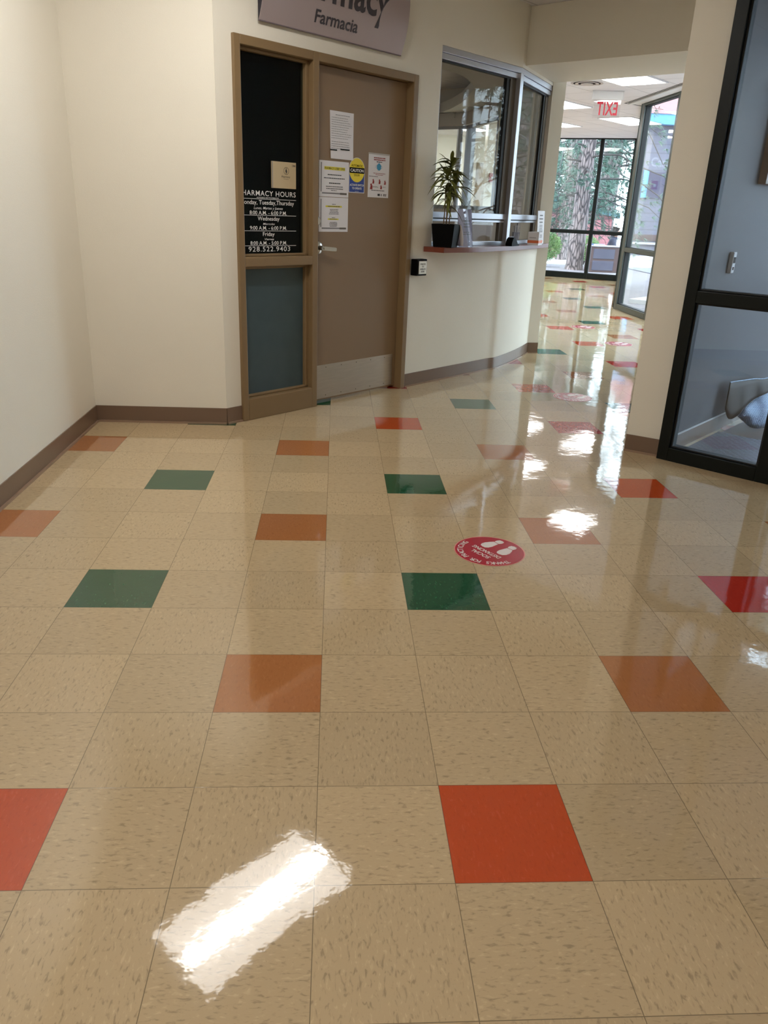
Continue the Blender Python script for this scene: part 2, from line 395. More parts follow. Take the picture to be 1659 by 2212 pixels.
for k, v in {(-3, 0): 1, (1, 0): 1, (-3, 4): 2, (1, 4): 2, (5, 4): 3, (-3, 8): 2, (1, 8): 2, (5, 8): 1, (1, 12): 1, (5, 12): 3, (-1, 14): 2, (3, 14): 2, (7, 14): 2,
             (5, 16): 1, (5, 20): 3, (9, 20): 3, (7, 22): 2, (9, 24): 1, (9, 28): 1, (13, 28): 3, (11, 30): 2, (13, 32): 1, (13, 36): 2, (13, 40): 2, (15, 46): 2, (17, 48): 3}.items(): COL[k] = v
fl = MB()
for piece in PIECES:
    x0 = min(p[0] for p in piece); x1 = max(p[0] for p in piece); y0 = min(p[1] for p in piece); y1 = max(p[1] for p in piece)
    for i in range(math.floor(x0/T), math.ceil(x1/T)):
        for j in range(math.floor(y0/T), math.ceil(y1/T)):
            q = [(i*T, j*T), (i*T+T, j*T), (i*T+T, j*T+T), (i*T, j*T+T)]
            for k in range(len(piece)):
                q = clip(q, piece[k], piece[(k+1) % len(piece)])
                if len(q) < 3: break
            if len(q) >= 3: fl.add([(p[0], p[1], 0) for p in q], [tuple(range(len(q)))], COL.get((i, j), 0))
floor = fl.build('floor', [tile_mat('tile_beige', (192, 168, 132)), tile_mat('tile_orange', (186, 72, 30), .10, .2), tile_mat('tile_green', (40, 84, 58), .12, .3),
                           tile_mat('tile_red', (176, 48, 34), .10, .2), tile_mat('tile_brown', (170, 110, 66), .12, .2)])
struct(floor, 'glossy beige vinyl tile floor with scattered orange, green and brown tiles', 'floor')
cb = MB()
for piece in PIECES: cb.prism(piece, H, H+.2)
struct(cb.build('ceiling', M['ceil']), 'white lay-in tile ceiling', 'ceiling')

# ------------------------------------------------------------------ walls
def wl(name, label, fn, mats=None, cat='wall'):
    b = MB(); fn(b); return struct(b.build(name, mats or M['wall']), label, cat)
wl('wall_left', 'cream painted wall along the left side of the lobby', lambda b: b.box(XL-.15, XL, YN, YB, 0, H))
wl('wall_back', 'cream painted wall between left corner and pharmacy door', lambda b: b.box(-6.15, -.667, YB, YB+.12, 0, H))
wl('wall_rear', 'cream wall behind the viewer', lambda b: b.box(XL-.15, 3.95, YN-.15, YN, 0, H))
wl('wall_right', 'cream wall on the right behind the viewer', lambda b: b.box(3.82, 3.97, YN, 1.377, 0, H))
PO = (-.573, 3.769); PH = frame(*PO, PI/4)              # pharmacy wall frame: x along, y into the wall
def pw(s, d=0.): p = PH @ Vector((s, d, 0)); return (p.x, p.y)
WA = pw(1.903, .0106); WB = (1.521, 5.878); WC = (2.0, 6.75)
low = spline([pw(1.632, .0106), pw(1.9, .0106), pw(2.4, .0106), pw(2.8, .0106), (1.532, 5.885), (1.80, 6.318), (2.012, 6.744)], 8)
def phwall(b):
    b.X = PH
    b.box(-.1209, .02, .0106, .12, 0, H); b.box(.02, 1.625, .0106, .12, 2.215, H); b.box(1.625, 1.903, .0106, .12, 1.045, H)
    b.X = Matrix.Identity(4)
    b.wall([low[0]]+low[1:], .12, 0, 1.045)
    b.wall([WA, WB, WC], .12, 2.455, H)
wl('wall_pharmacy', 'cream pharmacy wall curving past the door and service window', phwall)
wl('wall_pier', 'narrow cream wall end right of the service window', lambda b: b.prism([(2.0, 6.744), (2.127, 6.762), (2.127, 9.3), (2.0, 9.3)], 0, H))
def header(b):
    b.prism([(1.535, 5.965), (3.40, 4.10), (4.42, 4.335), (2.01, 6.745)], 2.48, H-.002)
wl('trim_1', 'dropped cream header across the corridor opening', header, M['wall'], 'header')
VF = frame(2.02, 3.177, PI/4)                            # vestibule side wall: x along it
def vwall(b):
    b.prism([(1.842, 3.299), (2.02, 3.177), (2.06, 3.235), (3.72, 4.893), (4.45, 5.75), (4.45, 5.907)], 0, H)
wl('wall_vestibule', 'tan wall end and wall between corridor and glass vestibule', vwall)
def farwall(b):
    b.box(-6, 3.95, 17.8, 17.95, 0, H); b.box(-6.15, -6, YB, 17.95, 0, H)
wl('wall_far', 'beige wall at the far end of the waiting room', farwall)

# baseboards
def bboard(name, path, label):
    b = MB(); b.wall(path, -.006, 0, .105, 0); b.wall(path, -.016, 0, .012, 1)
    struct(b.build(name, [M['base'], M['base_lip']]), label, 'baseboard')
bboard('baseboard_left', [(XL, YN), (XL, YB)], 'brown rubber baseboard along the left wall')
bboard('baseboard_back', [(-.666, YB), (XL, YB)][::-1], 'brown rubber baseboard along the back wall')
bboard('baseboard_corner', [pw(-.1209, .0106), pw(-.002, .0106)], 'short piece of brown baseboard beside the door frame')
bboard('baseboard_pharmacy', [p for p in low[1:]], 'brown baseboard along the curved pharmacy wall')
bboard('baseboard_pier', [(2.012, 6.744), (2.13, 6.762)], 'brown baseboard at the narrow wall end')
bboard('baseboard_pillar', [(1.846, 3.30), (1.842, 3.299), (2.012, 3.182)], 'brown baseboard around the foot of the tan wall end')
def vb(b):
    b.X = VF; b.box(.1, 2.4, -.012, .03, .0, .1, 0); b.box(.1, 2.4, -.014, .03, .1, .106, 1)  # white top strip paints in the highlight on the baseboard
b = MB(); vb(b); struct(b.build('baseboard_vestibule', [M['base'], M['grid']]), 'brown baseboard with a highlight painted along its top edge in the vestibule', 'baseboard')

# ------------------------------------------------------------------ pharmacy door with sidelight
D1 = sroot('door_1', PH, 'taupe pharmacy door with glazed sidelight in one metal frame', 'door')
b = MB()
fy0, fy1 = -.012, .115
b.box(0, .046, fy0, fy1, 0, 2.225); b.box(.612, .662, fy0, fy1, 0, 2.225); b.box(1.582, 1.632, fy0, fy1, 0, 2.225)
b.box(.046, .612, fy0, fy1, 2.175, 2.225); b.box(.662, 1.582, fy0, fy1, 2.175, 2.225)
b.box(.046, .612, fy0, fy1, .975, 1.032); b.box(.046, .612, fy0, fy1, 0, .142)
# stops
for z0, z1 in ((1.032, 2.175), (.142, .975)):
    b.box(.046, .062, .03, fy1, z0, z1); b.box(.585, .612, .03, fy1, z0, z1); b.box(.046, .612, .03, fy1, z1-.018, z1); b.box(.046, .612, .03, fy1, z0, z0+.016)
b.box(.662, .676, .105, fy1, 0, 2.175); b.box(1.566, 1.582, .105, fy1, 0, 2.175); b.box(.662, 1.582, .105, fy1, 2.158, 2.175)
b.build('door_frame', M['frame'], D1, bev=.004)
b = MB(); b.box(.664, 1.580, .055, .1, .018, 2.172); door = b.build('door_panel', M['door'], D1, bev=.003)
b = MB(); b.box(.70, 1.545, .0525, .0555, .03, .274)
for s in (.81, .97, 1.13, 1.29, 1.45):
    for z in (.05, .255):
        b.X = Matrix.Translation((s, .0525, z)) @ Matrix.Rotation(PI/2, 4, 'X'); b.lathe([(.004, 0), (.003, .002)], 8, 1)
        b.X = Matrix.Identity(4)
b.build('kick_plate', [M['steel'], M['bronze']], door)
def rot_xz(cx, y, cz): return Matrix.Translation((cx, y, cz)) @ Matrix.Rotation(PI/2, 4, 'X')
b = MB(); b.X = rot_xz(.722, .0555, 1.079); b.lathe([(.042, 0), (.042, .006), (.036, .012), (.016, .016), (.014, .05), (.0, .05)], 28); b.X = Matrix.Identity(4)
b.tube([(.722, .012, 1.079), (.735, .008, 1.079)], [.014, .012], 12)
b.prism_xz([(.712, 1.066), (.845, 1.056), (.850, 1.062), (.850, 1.076), (.845, 1.081), (.712, 1.092)], .0, .012)
b.build('lever_handle', M['satin'], door, smooth=True)
b = MB(); b.X = rot_xz(.71, .0555, 1.25); b.lathe([(.029, 0), (.029, .01), (.022, .018), (.0, .018)], 24); b.X = Matrix.Identity(4)
b.build('deadbolt', M['satin'], door, smooth=True)
b = MB(); b.box(.058, .60, .056, .062, 1.04, 2.165); up = b.build('upper_pane', M['glass_t'], D1); up['label'] = 'dark glass pane with white lettering'
b = MB(); b.box(.05, .60, .076, .085, 1.034, 2.17); b.build('dark_backing', M['pane_dark'], D1)  # black sheet added behind the pane to keep it dark
b = MB(); b.box(.058, .60, .056, .062, .15, .965); o = b.build('lower_pane', M['pane_grey'], D1); o['label'] = 'grey filmed glass pane'
b = MB(); y = .0545
b.text('PHARMACY HOURS', .058, .521, 1.389, .029, y, track=1.1, bold=.004); b.text('HORARIO DE FARMACIA'.replace('FAR', 'PHAR'), .198, .378, 1.375, .007, y, bold=.006)
for z in (1.3705, 1.2755, 1.184, 1.0950): b.box(.066, .524, y, y+.001, z-.0013, z+.0013)
b.text('Monday, Tuesday,Thursday', .070, .506, 1.339, .0245, y, bold=.006); b.text('Lunes, Martes y Jueves', .173, .411, 1.311, .015, y, shear=.25, bold=.003)
b.text('8:00 A.M. - 6:00 P.M.', .14, .443, 1.280, .0215, y, bold=.006)
b.text('Wednesday', .203, .382, 1.2455, .0235, y, bold=.006); b.text('Miercoles', .245, .342, 1.2195, .012, y, shear=.25, bold=.003)
b.text('9:00 A.M. - 6:00 P.M.', .140, .443, 1.1905, .0215, y, bold=.006)
b.text('Friday', .243, .339, 1.1535, .0235, y, bold=.006); b.text('Viernes', .257, .334, 1.1285, .012, y, shear=.25, bold=.003)
b.text('8:00 A.M. - 5:00 P.M.', .141, .444, 1.1005, .0215, y, bold=.006); b.text('928.522.9403', .125, .471, 1.0605, .0285, y, track=1.15, bold=.004)
b.build('hours_lettering', M['vinyl'], up)

# things fixed on the door wall
def sheet(b, x0, x1, z0, z1, y, th=.0012, mi=0): b.box(x0, x1, y-th, y, z0, z1, mi)
def bars(b, x0, x1, z, n, dz, h, y, mi, ctr=True, seed=1):
    r = random.Random(seed)
    for k in range(n):
        w = (x1-x0)*r.uniform(.72, 1.0); c = (x0+x1)/2 if ctr else x0+w/2
        xx = c-w/2
        while xx < c+w/2:                                # broken into word-length dashes
            l = min(r.uniform(.008, .022), c+w/2-xx); b.box(xx, xx+l, y-.0004, y, z-k*dz-h, z-k*dz, mi); xx += l+.003
yd = .0545
def placed(name, label, cat, group=None): return thing(name, label, cat, PH, group)
t = placed('wall_plaque', 'square champagne room plaque with number 144 on the dark glass', 'plaque')
b = MB(); b.box(.317, .517, .046, .0555, 1.438, 1.592); pb = b.build('plaque_board', M['plaque'], t, bev=.001)
b = MB(); b.box(.3165, .324, .0445, .047, 1.4375, 1.5925); b.build('edge_strip', M['plaque_edge'], t)
b = MB(); y = .0455
b.text('144', .484, .511, 1.566, .0145, y, bold=.01); b.text('Pharmacy', .395, .466, 1.502, .0105, y); b.text('Farmacia', .414, .453, 1.491, .0055, y)
n = 40
ring = [((.434+.022*math.cos(2*PI*k/n)), 1.541+.022*math.sin(2*PI*k/n)) for k in range(n)]; ri = [((.434+.0195*math.cos(2*PI*k/n)), 1.541+.0195*math.sin(2*PI*k/n)) for k in range(n)]
b.add([(p[0], y, p[1]) for p in ring+ri], [(k, (k+1) % n, n+(k+1) % n, n+k) for k in range(n)])
b.X = Matrix.Translation((.433, y, 1.5535)); b.add([(.0035*math.cos(2*PI*k/12), 0, .0035*math.sin(2*PI*k/12)) for k in range(12)], [tuple(range(12))]); b.X = Matrix.Identity(4)
b.prism_xz([(.429, 1.549), (.437, 1.549), (.440, 1.537), (.436, 1.536), (.436, 1.526), (.430, 1.526), (.430, 1.536), (.426, 1.537)], y-.0004, y)
b.text('R', .436, .445, 1.530, .009, y)
b.build('plaque_lettering', M['ink'], pb)

t = placed('paper_notice', 'tall white letter with two blacked-out lines, topmost sheet on the door', 'paper')
b = MB()
nz = 10; ys = [yd-.001-.006*(k/nz)**3 for k in range(nz)]
for k in range(nz-1):
    za, zb = 1.926-(k)*.286/(nz-1), 1.926-(k+1)*.286/(nz-1)
    b.add([(.820+.001*k, ys[k], za), (1.044, ys[k], za), (1.044, ys[k+1], zb), (.821+.001*k, ys[k+1], zb)], [(0, 1, 2, 3)])
b.build('sheet', M['paper'], t)
b = MB(); bars(b, .85, 1.03, 1.905, 1, .01, .003, yd-.002, 0); bars(b, .835, 1.03, 1.888, 10, .0135, .0022, yd-.0025, 0, False, 4); bars(b, .835, 1.02, 1.745, 4, .0135, .0022, yd-.004, 0, False, 5)
b.build('print', M['ink2'], t)
for q in ((.822, .886, 1.690, 1.6965), (.918, 1.005, 1.6975, 1.7045)):
    b = MB(); b.box(q[0], q[1], yd-.007, yd-.0062, q[2], q[3]); b.build('black_bar', M['black'], t)
def notice(name, z0, z1, label, top):
    t = placed('paper_notice', label, 'paper')
    b = MB(); sheet(b, .728, 1.007, z0, z1, yd); b.build('sheet', M['paper'], t)
    y = yd-.0015; b = MB()
    b.box(.743, .751, y-.0003, y, z0+.03, z1-.012, 0); b.box(.755, .925, y-.0003, y, z0+.018, z0+.027, 0); b.box(.925, .99, y-.0004, y, z0+.016, z0+.028, 1)
    b.build('border', [M['ink2'], M['bronze']], t)
    b = MB(); c = .885
    for q in ([(.775, .970, .055, .035)] if top else [(.79, .945, .062, .052), (.812, .915, .142, .134)]):
        b = MB(); sheet(b, q[0], q[1], z1-q[2], z1-q[3], y, .0003); b.build('highlighter', M['hilite'], t)
    b = MB(); y2 = y-.0006
    if top:
        b.text('PHARMACY LOBBY OPEN', .778, .967, z1-.051, .012, y2, bold=.012)
        bars(b, .785, .955, z1-.082, 1, .01, .005, y2, 0, True, 1); bars(b, .77, .97, z1-.103, 1, .01, .005, y2, 0, True, 2); bars(b, .805, .94, z1-.133, 1, .01, .006, y2, 0, True, 3)
        bars(b, .785, .955, z1-.155, 1, .01, .004, y2, 0, True, 6); bars(b, .775, .97, z1-.168, 1, .01, .004, y2, 0, True, 7); bars(b, .83, .90, z1-.18, 1, .01, .003, y2, 0)
    else:
        bars(b, .845, .89, z1-.042, 1, .01, .003, y2, 0); bars(b, .795, .94, z1-.055, 1, .01, .004, y2, 0, True, 4); bars(b, .82, .92, z1-.075, 4, .0095, .0028, y2, 0, True, 3)
        bars(b, .845, .885, z1-.127, 1, .01, .003, y2, 0); bars(b, .818, .91, z1-.136, 1, .01, .003, y2, 0, True, 8); bars(b, .825, .905, z1-.157, 4, .0085, .0028, y2, 0, True, 9)
    b.build('print', M['ink'], t)
notice('a', 1.4035, 1.625, 'white notice headed PHARMACY LOBBY OPEN on yellow highlight, on the door', True)
notice('b', 1.1815, 1.4005, 'lower white notice with two thin yellow lines, just under the lobby-open sheet', False)

t = placed('caution_sticker', 'yellow and blue automatic caution door sticker on the door', 'sticker')
oval = lambda rx, rz, n=40: [(1.087+rx*math.cos(2*PI*k/n), 1.5815+rz*math.sin(2*PI*k/n)) for k in range(n)]
b = MB(); b.box(1.009, 1.166, yd-.001, yd, 1.4375, 1.5815); b.prism_xz(oval(.079, .0795), yd-.001, yd); b.build('white_backing', M['paper'], t)
b = MB(); b.box(1.0135, 1.1615, yd-.0014, yd-.0009, 1.442, 1.565); b.build('blue_field', M['blue'], t)
b = MB(); b.prism_xz(oval(.0755, .0765), yd-.002, yd-.0014); b.build('yellow_oval', M['yellow'], t)
b = MB(); b.box(1.0125, 1.1615, yd-.0026, yd-.002, 1.5625, 1.598)
b.text('AUTOMATIC', 1.030, 1.144, 1.603, .014, yd-.0026, bold=.004); b.text('DOOR', 1.060, 1.114, 1.544, .014, yd-.0026, bold=.004); bb = b.build('black_band', M['black'], t)
b = MB(); b.text('CAUTION', 1.022, 1.152, 1.571, .018, yd-.003, bold=.02); b.text('ACTIVATE SWITCH', 1.018, 1.157, 1.481, .0125, yd-.003, bold=.02); b.text('TO OPERATE', 1.041, 1.136, 1.46, .0125, yd-.003, bold=.02)
b.box(1.07, 1.11, yd-.0018, yd-.0014, 1.4465, 1.448); b.build('white_lettering', M['vinyl'], t)

t = placed('mask_poster', 'white face-mask poster with a blue mask, rightmost sheet on the door', 'poster')
b = MB(); sheet(b, 1.203, 1.4215, 1.4145, 1.695, yd); b.build('sheet', M['paper'], t)
b = MB(); b.box(1.20, 1.424, yd-.0016, yd, 1.693, 1.703); b.build('tape_strip', M['plaque_edge'], t)
y = yd-.0016
b = MB(); bars(b, 1.24, 1.395, 1.676, 2, .0125, .0065, y, 0, True, 3); bars(b, 1.235, 1.40, 1.575, 1, .01, .003, y, 0); bars(b, 1.265, 1.37, 1.565, 1, .01, .003, y, 0)
for (fx, fz, w, h) in ((1.256, 1.535, .018, .03), (1.322, 1.535, .018, .03), (1.380, 1.53, .018, .028), (1.236, 1.505, .026, .038), (1.340, 1.497, .018, .026)):   # coughing figures
    b.prism_xz([(fx-w*.5, fz-h), (fx+w*.5, fz-h), (fx+w*.55, fz-h*.35), (fx+w*.2, fz-h*.3), (fx+w*.3, fz-h*.05), (fx, fz), (fx-w*.4, fz-h*.1), (fx-w*.25, fz-h*.4)], y-.0005, y)
b.build('red_print', M['ink3'], t)
b = MB(); b.prism_xz([(1.289, 1.625), (1.312, 1.642), (1.335, 1.625), (1.333, 1.604), (1.322, 1.594), (1.312, 1.592), (1.302, 1.594), (1.291, 1.604)], y-.0006, y, 0)
for sg in (-1, 1):
    b.tube([(1.312+sg*.021, y, 1.622), (1.312+sg*.033, y, 1.62), (1.312+sg*.034, y, 1.61), (1.312+sg*.022, y, 1.605)], .0008, 5, 0)
b.build('mask_picture', M['mask'], t)
b = MB(); bars(b, 1.275, 1.355, 1.65, 1, .01, .005, y, 0); bars(b, 1.21, 1.335, 1.553, 1, .01, .003, y, 0, False); bars(b, 1.255, 1.32, 1.488, 2, .006, .002, y, 0, False); bars(b, 1.36, 1.40, 1.486, 1, .006, .002, y, 0, False)
bars(b, 1.215, 1.40, 1.463, 1, .01, .004, y, 0); b.box(1.306, 1.33, y-.0003, y, 1.425, 1.44); b.box(1.342, 1.349, y-.0003, y, 1.425, 1.439); bars(b, 1.36, 1.405, 1.439, 2, .008, .005, y, 0)
b.build('small_print', M['ink'], t)

# curved "Pharmacy / Farmacia" sign above the door
t = placed('pharmacy_sign', 'curved grey Pharmacy Farmacia sign above the door', 'sign')
prof = []
zb, zt, bul, n = 2.316, 2.92-.03, .062, 18
for k in range(n+1):
    q = k/n; prof.append((-.012-bul*4*q*(1-q), zb+(zt-zb)*q))
def ysign(z): q = (z-zb)/(zt-zb); return -.0125-bul*4*q*(1-q)
b = MB(); s0, s1 = .186, 1.425
vs = []
for y, z in prof: vs += [(s0, y, z), (s1, y, z), (s0, y+.004, z), (s1, y+.004, z)]
fs = []
for k in range(n):
    a, c = 4*k, 4*k+4
    fs += [(a, a+1, c+1, c), (a+2, c+2, c+3, a+3), (a, c, c+2, a+2), (a+1, a+3, c+3, c+1)]
fs += [(0, 2, 3, 1), (4*n, 4*n+1, 4*n+3, 4*n+2)]
b.add(vs, fs); sf = b.build('sign_face', M['sign'], t, smooth=True)
for sx in (s0+.003, s1-.006):
    b = MB(); pts = [(y+.0035, z) for y, z in prof]; k = len(pts)
    b.add([(sx, y, z) for y, z in pts]+[(sx+.003, y, z) for y, z in pts]+[(sx, -.0005, zb), (sx, -.0005, zt), (sx+.003, -.0005, zb), (sx+.003, -.0005, zt)],
          [tuple(range(k))+(2*k+1, 2*k), tuple(range(k, 2*k))+(2*k+3, 2*k+2)]); b.build('end_cap', M['sign_cap'], t)
b = MB(); b.box(s0, s1, -.0135, -.001, zb-.004, zb+.001); b.build('bottom_rail', pm('mauve_sign_edge', (112, 100, 106), .4, var=.03), t)
b = MB()
def bent(st, x0, x1, z, cap, bold):
    vs, fs, bx = glyphs(st, 0, bold, 1.)
    sx = (x1-x0)/(bx[1]-bx[0]); sz = cap/CAP
    pts = [(x0+(p[0]-bx[0])*sx, z+p[1]*sz) for p in vs]; b.add([(p[0], ysign(p[1])-.0015, p[1]) for p in pts], fs)
bent('Farmacia', .592, .963, 2.371, .0635, .018)
bent('Pharmacy', .262, 1.226, 2.488, .175, .022)
b.build('sign_lettering', M['sign_ink'], sf)

# door push switch
t = placed('door_switch', 'small black box switch with a silver press-to-operate plate, right of the door frame', 'switch')
b = MB(); b.box(1.655, 1.775, -.062, -.0005, .872, .993); b.build('switch_box', M['black'], t, bev=.004)
b = MB(); b.box(1.672, 1.765, -.068, -.060, .884, .981); pp = b.build('push_plate', M['satin'], t, bev=.002)
b = MB(); y = -.0685
for st, x0, x1, z in (('PRESS', 1.688, 1.75, .952), ('TO', 1.709, 1.729, .934), ('OPERATE', 1.685, 1.752, .915), ('DOOR', 1.698, 1.739, .897)): b.text(st, x0, x1, z, .011, y, bold=.012)
b.build('switch_lettering', M['ink'], pp)

# ------------------------------------------------------------------ pharmacy service window
WF1 = frame(*WA, math.atan2(WB[1]-WA[1], WB[0]-WA[0])); WF2 = frame(*WB, math.atan2(WC[1]-WB[1], WC[0]-WB[0]))
L1 = (Vector(WB)-Vector(WA)).length; L2 = (Vector(WC)-Vector(WB)).length
W1 = sroot('window_1', WF1, 'aluminium framed sliding service window of the pharmacy, two angled panels', 'window')
R12 = WF1.inverted() @ WF2
alu = MB(); seal = MB(); brz = MB(); panes = []
for X, Lw, sl in ((Matrix.Identity(4), L1, 0), (R12, L2, 1)):
    for q in (alu, seal, brz): q.X = X
    alu.box(-.002, Lw, .005, .10, 2.412, 2.455); alu.box(-.002, Lw, .012, .10, 2.372, 2.410); alu.box(0, Lw, .012, .10, 1.083, 1.114)
    if not sl: alu.box(-.002, .020, .012, .10, 1.083, 2.412)
    e = Lw-(.03 if not sl else .005)
    alu.box(.02, e-.0, .018, .06, 1.292, 1.336); alu.box(.02, e, .03, .06, 1.266, 1.284); seal.box(.02, e, .03, .055, 1.284, 1.292)
    if not sl: alu.box(Lw-.034, Lw+.012, -.012, .10, 1.083, 2.412)
    brz.box(e-.085, e, .03, .07, 1.336, 2.372); seal.box(e-.128, e-.085, .036, .07, 1.336, 2.372); seal.box(.02, e, .03, .06, 2.360, 2.372)
    brz.box(e-.07, e, .03, .06, 1.114, 1.266)
    if sl: brz.box(e-.2, e-.13, .075, .1, 1.336, 2.372)
alu.build('aluminium_frame', M['alu'], W1, bev=.0025); seal.build('gasket', M['seal'], W1); brz.build('sliding_stile', M['bronze'], W1)
for X, Lw in ((Matrix.Identity(4), L1), (R12, L2)):
    for z0, z1 in ((1.336, 2.365), (1.114, 1.268)):
        b = MB(); b.X = X; b.box(.015, Lw-.10, .045, .051, z0, z1); b.build('pane', M['glass_i'], W1)

# counter shelf
edge = spline([(.845, 4.945), (1.106, 5.183), (1.354, 5.493), (1.647, 5.918), (1.90, 6.33), (2.118, 6.735)], 8)
b = MB(); b.prism([pw(1.80, .0), (.775, 5.0)]+edge+[(2.04, 6.742), (2.0, 6.744), (1.93, 6.8), (1.44, 5.96), (.72, 5.18)][0:5], 1.044, 1.082)
tag(b.build('counter_shelf', M['wood'], bev=.002), 'curved cherry-brown counter shelf under the service window', 'counter')
ZC = 1.0825
# plant
t = thing('potted_plant', 'spindly potted plant in a square black pot on the left end of the counter', 'plant', frame(.868, 5.062, PI/4+.35, ZC))
b = MB(); w0, w1, hh = .074, .092, .168
b.add([(-w0, -w0, 0), (w0, -w0, 0), (w0, w0, 0), (-w0, w0, 0), (-w1, -w1, hh), (w1, -w1, hh), (w1, w1, hh), (-w1, w1, hh), (-w1+.008, -w1+.008, hh), (w1-.008, -w1+.008, hh), (w1-.008, w1-.008, hh), (-w1+.008, w1-.008, hh), (-w1+.012, -w1+.012, hh-.02), (w1-.012, -w1+.012, hh-.02), (w1-.012, w1-.012, hh-.02), (-w1+.012, w1-.012, hh-.02)],
      [(0, 3, 2, 1)]+[(i, (i+1) % 4, 4+(i+1) % 4, 4+i) for i in range(4)]+[(4+i, 4+(i+1) % 4, 8+(i+1) % 4, 8+i) for i in range(4)]+[(8+i, 8+(i+1) % 4, 12+(i+1) % 4, 12+i) for i in range(4)])
pot = b.build('pot', M['black'], t, bev=.002)
b = MB(); b.box(-w1+.012, w1-.012, -w1+.012, w1-.012, hh-.035, hh-.02); b.build('soil', M['soil'], pot)
stems = [((-.01, 0), (-.035, .0), .40), ((.015, .01), (.03, .0), .47), ((.0, -.02), (.085, -.02), .34), ((-.02, .015), (-.01, .02), .30)]
tips = []
st = MB()
for k, (p, q, hgt) in enumerate(stems):
    pts = [(p[0]+(q[0]-p[0])*(i/6)**1.4+.006*math.sin(i*1.7+k), p[1]+(q[1]-p[1])*(i/6)**1.4, hh-.025+hgt*i/6) for i in range(7)]
    st.tube(pts, [.0055-.0005*i for i in range(7)], 6); tips.append(pts)
st.build('stems', M['stem'], t, smooth=True)
lf = MB(); r = random.Random(3)
def leaf(b, base, az, el, ln, wd, droop):
    while base[0]*.34+base[1]*.94+ln*math.cos(el)*math.cos(az-1.222) > .092: az += .35; ln *= .96   # keeps the leaves in front of the glass
    d = Vector((math.cos(az)*math.cos(el), math.sin(az)*math.cos(el), math.sin(el))); side = Vector((-math.sin(az), math.cos(az), 0))
    vs = []; n = 7
    for i in range(n+1):
        q = i/n; p = Vector(base)+d*ln*q+Vector((0, 0, -droop*ln*q*q)); w = 1.75*wd*(math.sin(PI*min(1, q*.9+.12))**.8)*(1 if q < 1 else .05)
        vs += [tuple(p-side*w), tuple(p+Vector((0, 0, -w*.35))), tuple(p+side*w)]
    fs = []
    for i in range(n):
        a = 3*i; fs += [(a, a+1, a+4, a+3), (a+1, a+2, a+5, a+4)]
    b.add(vs, fs)
for k, pts in enumerate(tips):
    top = pts[-1]
    for i in range(19 if k < 2 else 13):
        leaf(lf, (top[0], top[1], top[2]-r.uniform(0, .07)), r.uniform(0, 2*PI), r.uniform(-.15, 1.25), r.uniform(.13, .21), r.uniform(.008, .0125), r.uniform(.2, .75))
    for i in range(9 if k < 3 else 5):
        q = pts[r.choice((3, 4, 5))]; leaf(lf, q, r.uniform(0, 2*PI), r.uniform(-.2, .7), r.uniform(.10, .17), r.uniform(.005, .008), r.uniform(.5, 1.2))
lf.build('leaves', M['leaf'], t, smooth=True)
# acrylic sign holder
t = thing('acrylic_sign_holder', 'clear acrylic sign holder with a pale printed page, right of the plant pot', 'sign holder', frame(.985, 5.105, PI/4+.02, ZC))
b = MB(); b.X = Matrix.Rotation(-.13, 4, 'X'); b.box(0, .192, .0, .003, 0, .285); b.box(0, .192, .006, .009, 0, .285); b.X = Matrix.Identity(4); b.box(0, .192, .0, .07, 0, .003); b.build('acrylic_holder', M['acrylic'], t)
b = MB(); b.X = Matrix.Rotation(-.13, 4, 'X'); b.box(.004, .188, .0035, .0055, .004, .28); b.build('page', pm('lilac_page', (172, 168, 196), .5, var=.05), t)
b = MB(); b.X = Matrix.Rotation(-.13, 4, 'X'); y = .0034
b.tube([(.085, y, .262), (.075, y, .245), (.085, y, .23), (.1, y, .245), (.09, y, .26)], .002, 5); bars(b, .06, .17, .2, 3, .022, .008, y, 0, True, 5); bars(b, .06, .17, .115, 2, .015, .006, y, 0); b.X = b.X
b.build('print', M['ink2'], t)
b = MB(); pts = [(-.01+.05*math.sin(k/8*PI*.5), .04+.055*math.cos(k/8*PI*.5)) for k in range(9)]
t = thing('paper_curl', 'curled blank white sheet between the plant pot and sign holder', 'paper', frame(.945, 5.075, PI/4, ZC))
b = MB(); n = 10; vs = []
for k in range(n+1):
    q = k/n; a = q*1.5; vs += [(.0+.07*math.sin(a), -.03, .17-.0+.0*q-.17*(1-math.cos(a))), (.0+.07*math.sin(a), .03, .17-.17*(1-math.cos(a)))]
b.add(vs, [(2*k, 2*k+1, 2*k+3, 2*k+2) for k in range(n)]); o = b.build('sheet', M['paper'], t, smooth=True)
sd = o.modifiers.new('thickness', 'SOLIDIFY'); sd.thickness = .001
# tape dispenser
t = thing('tape_dispenser', 'black tape dispenser lying on the counter', 'tape dispenser', frame(1.50, 5.70, 1.0, ZC))
b = MB(); b.prism_xz([(0, 0), (.19, 0), (.19, .012), (.15, .018), (.115, .048), (.085, .066), (.05, .07), (.02, .055), (.0, .025)], -.03, .03); b.build('body', M['black'], t, bev=.004)
b = MB(); b.X = Matrix.Translation((.058, .012, .045)) @ Matrix.Rotation(PI/2, 4, 'X'); b.lathe([(.014, 0), (.033, 0), (.033, .024), (.014, .024), (.014, 0)], 20); b.build('tape_roll', M['acrylic'], t)
b = MB(); b.box(.165, .19, -.012, .012, .013, .024); b.build('cutter', M['satin'], t)
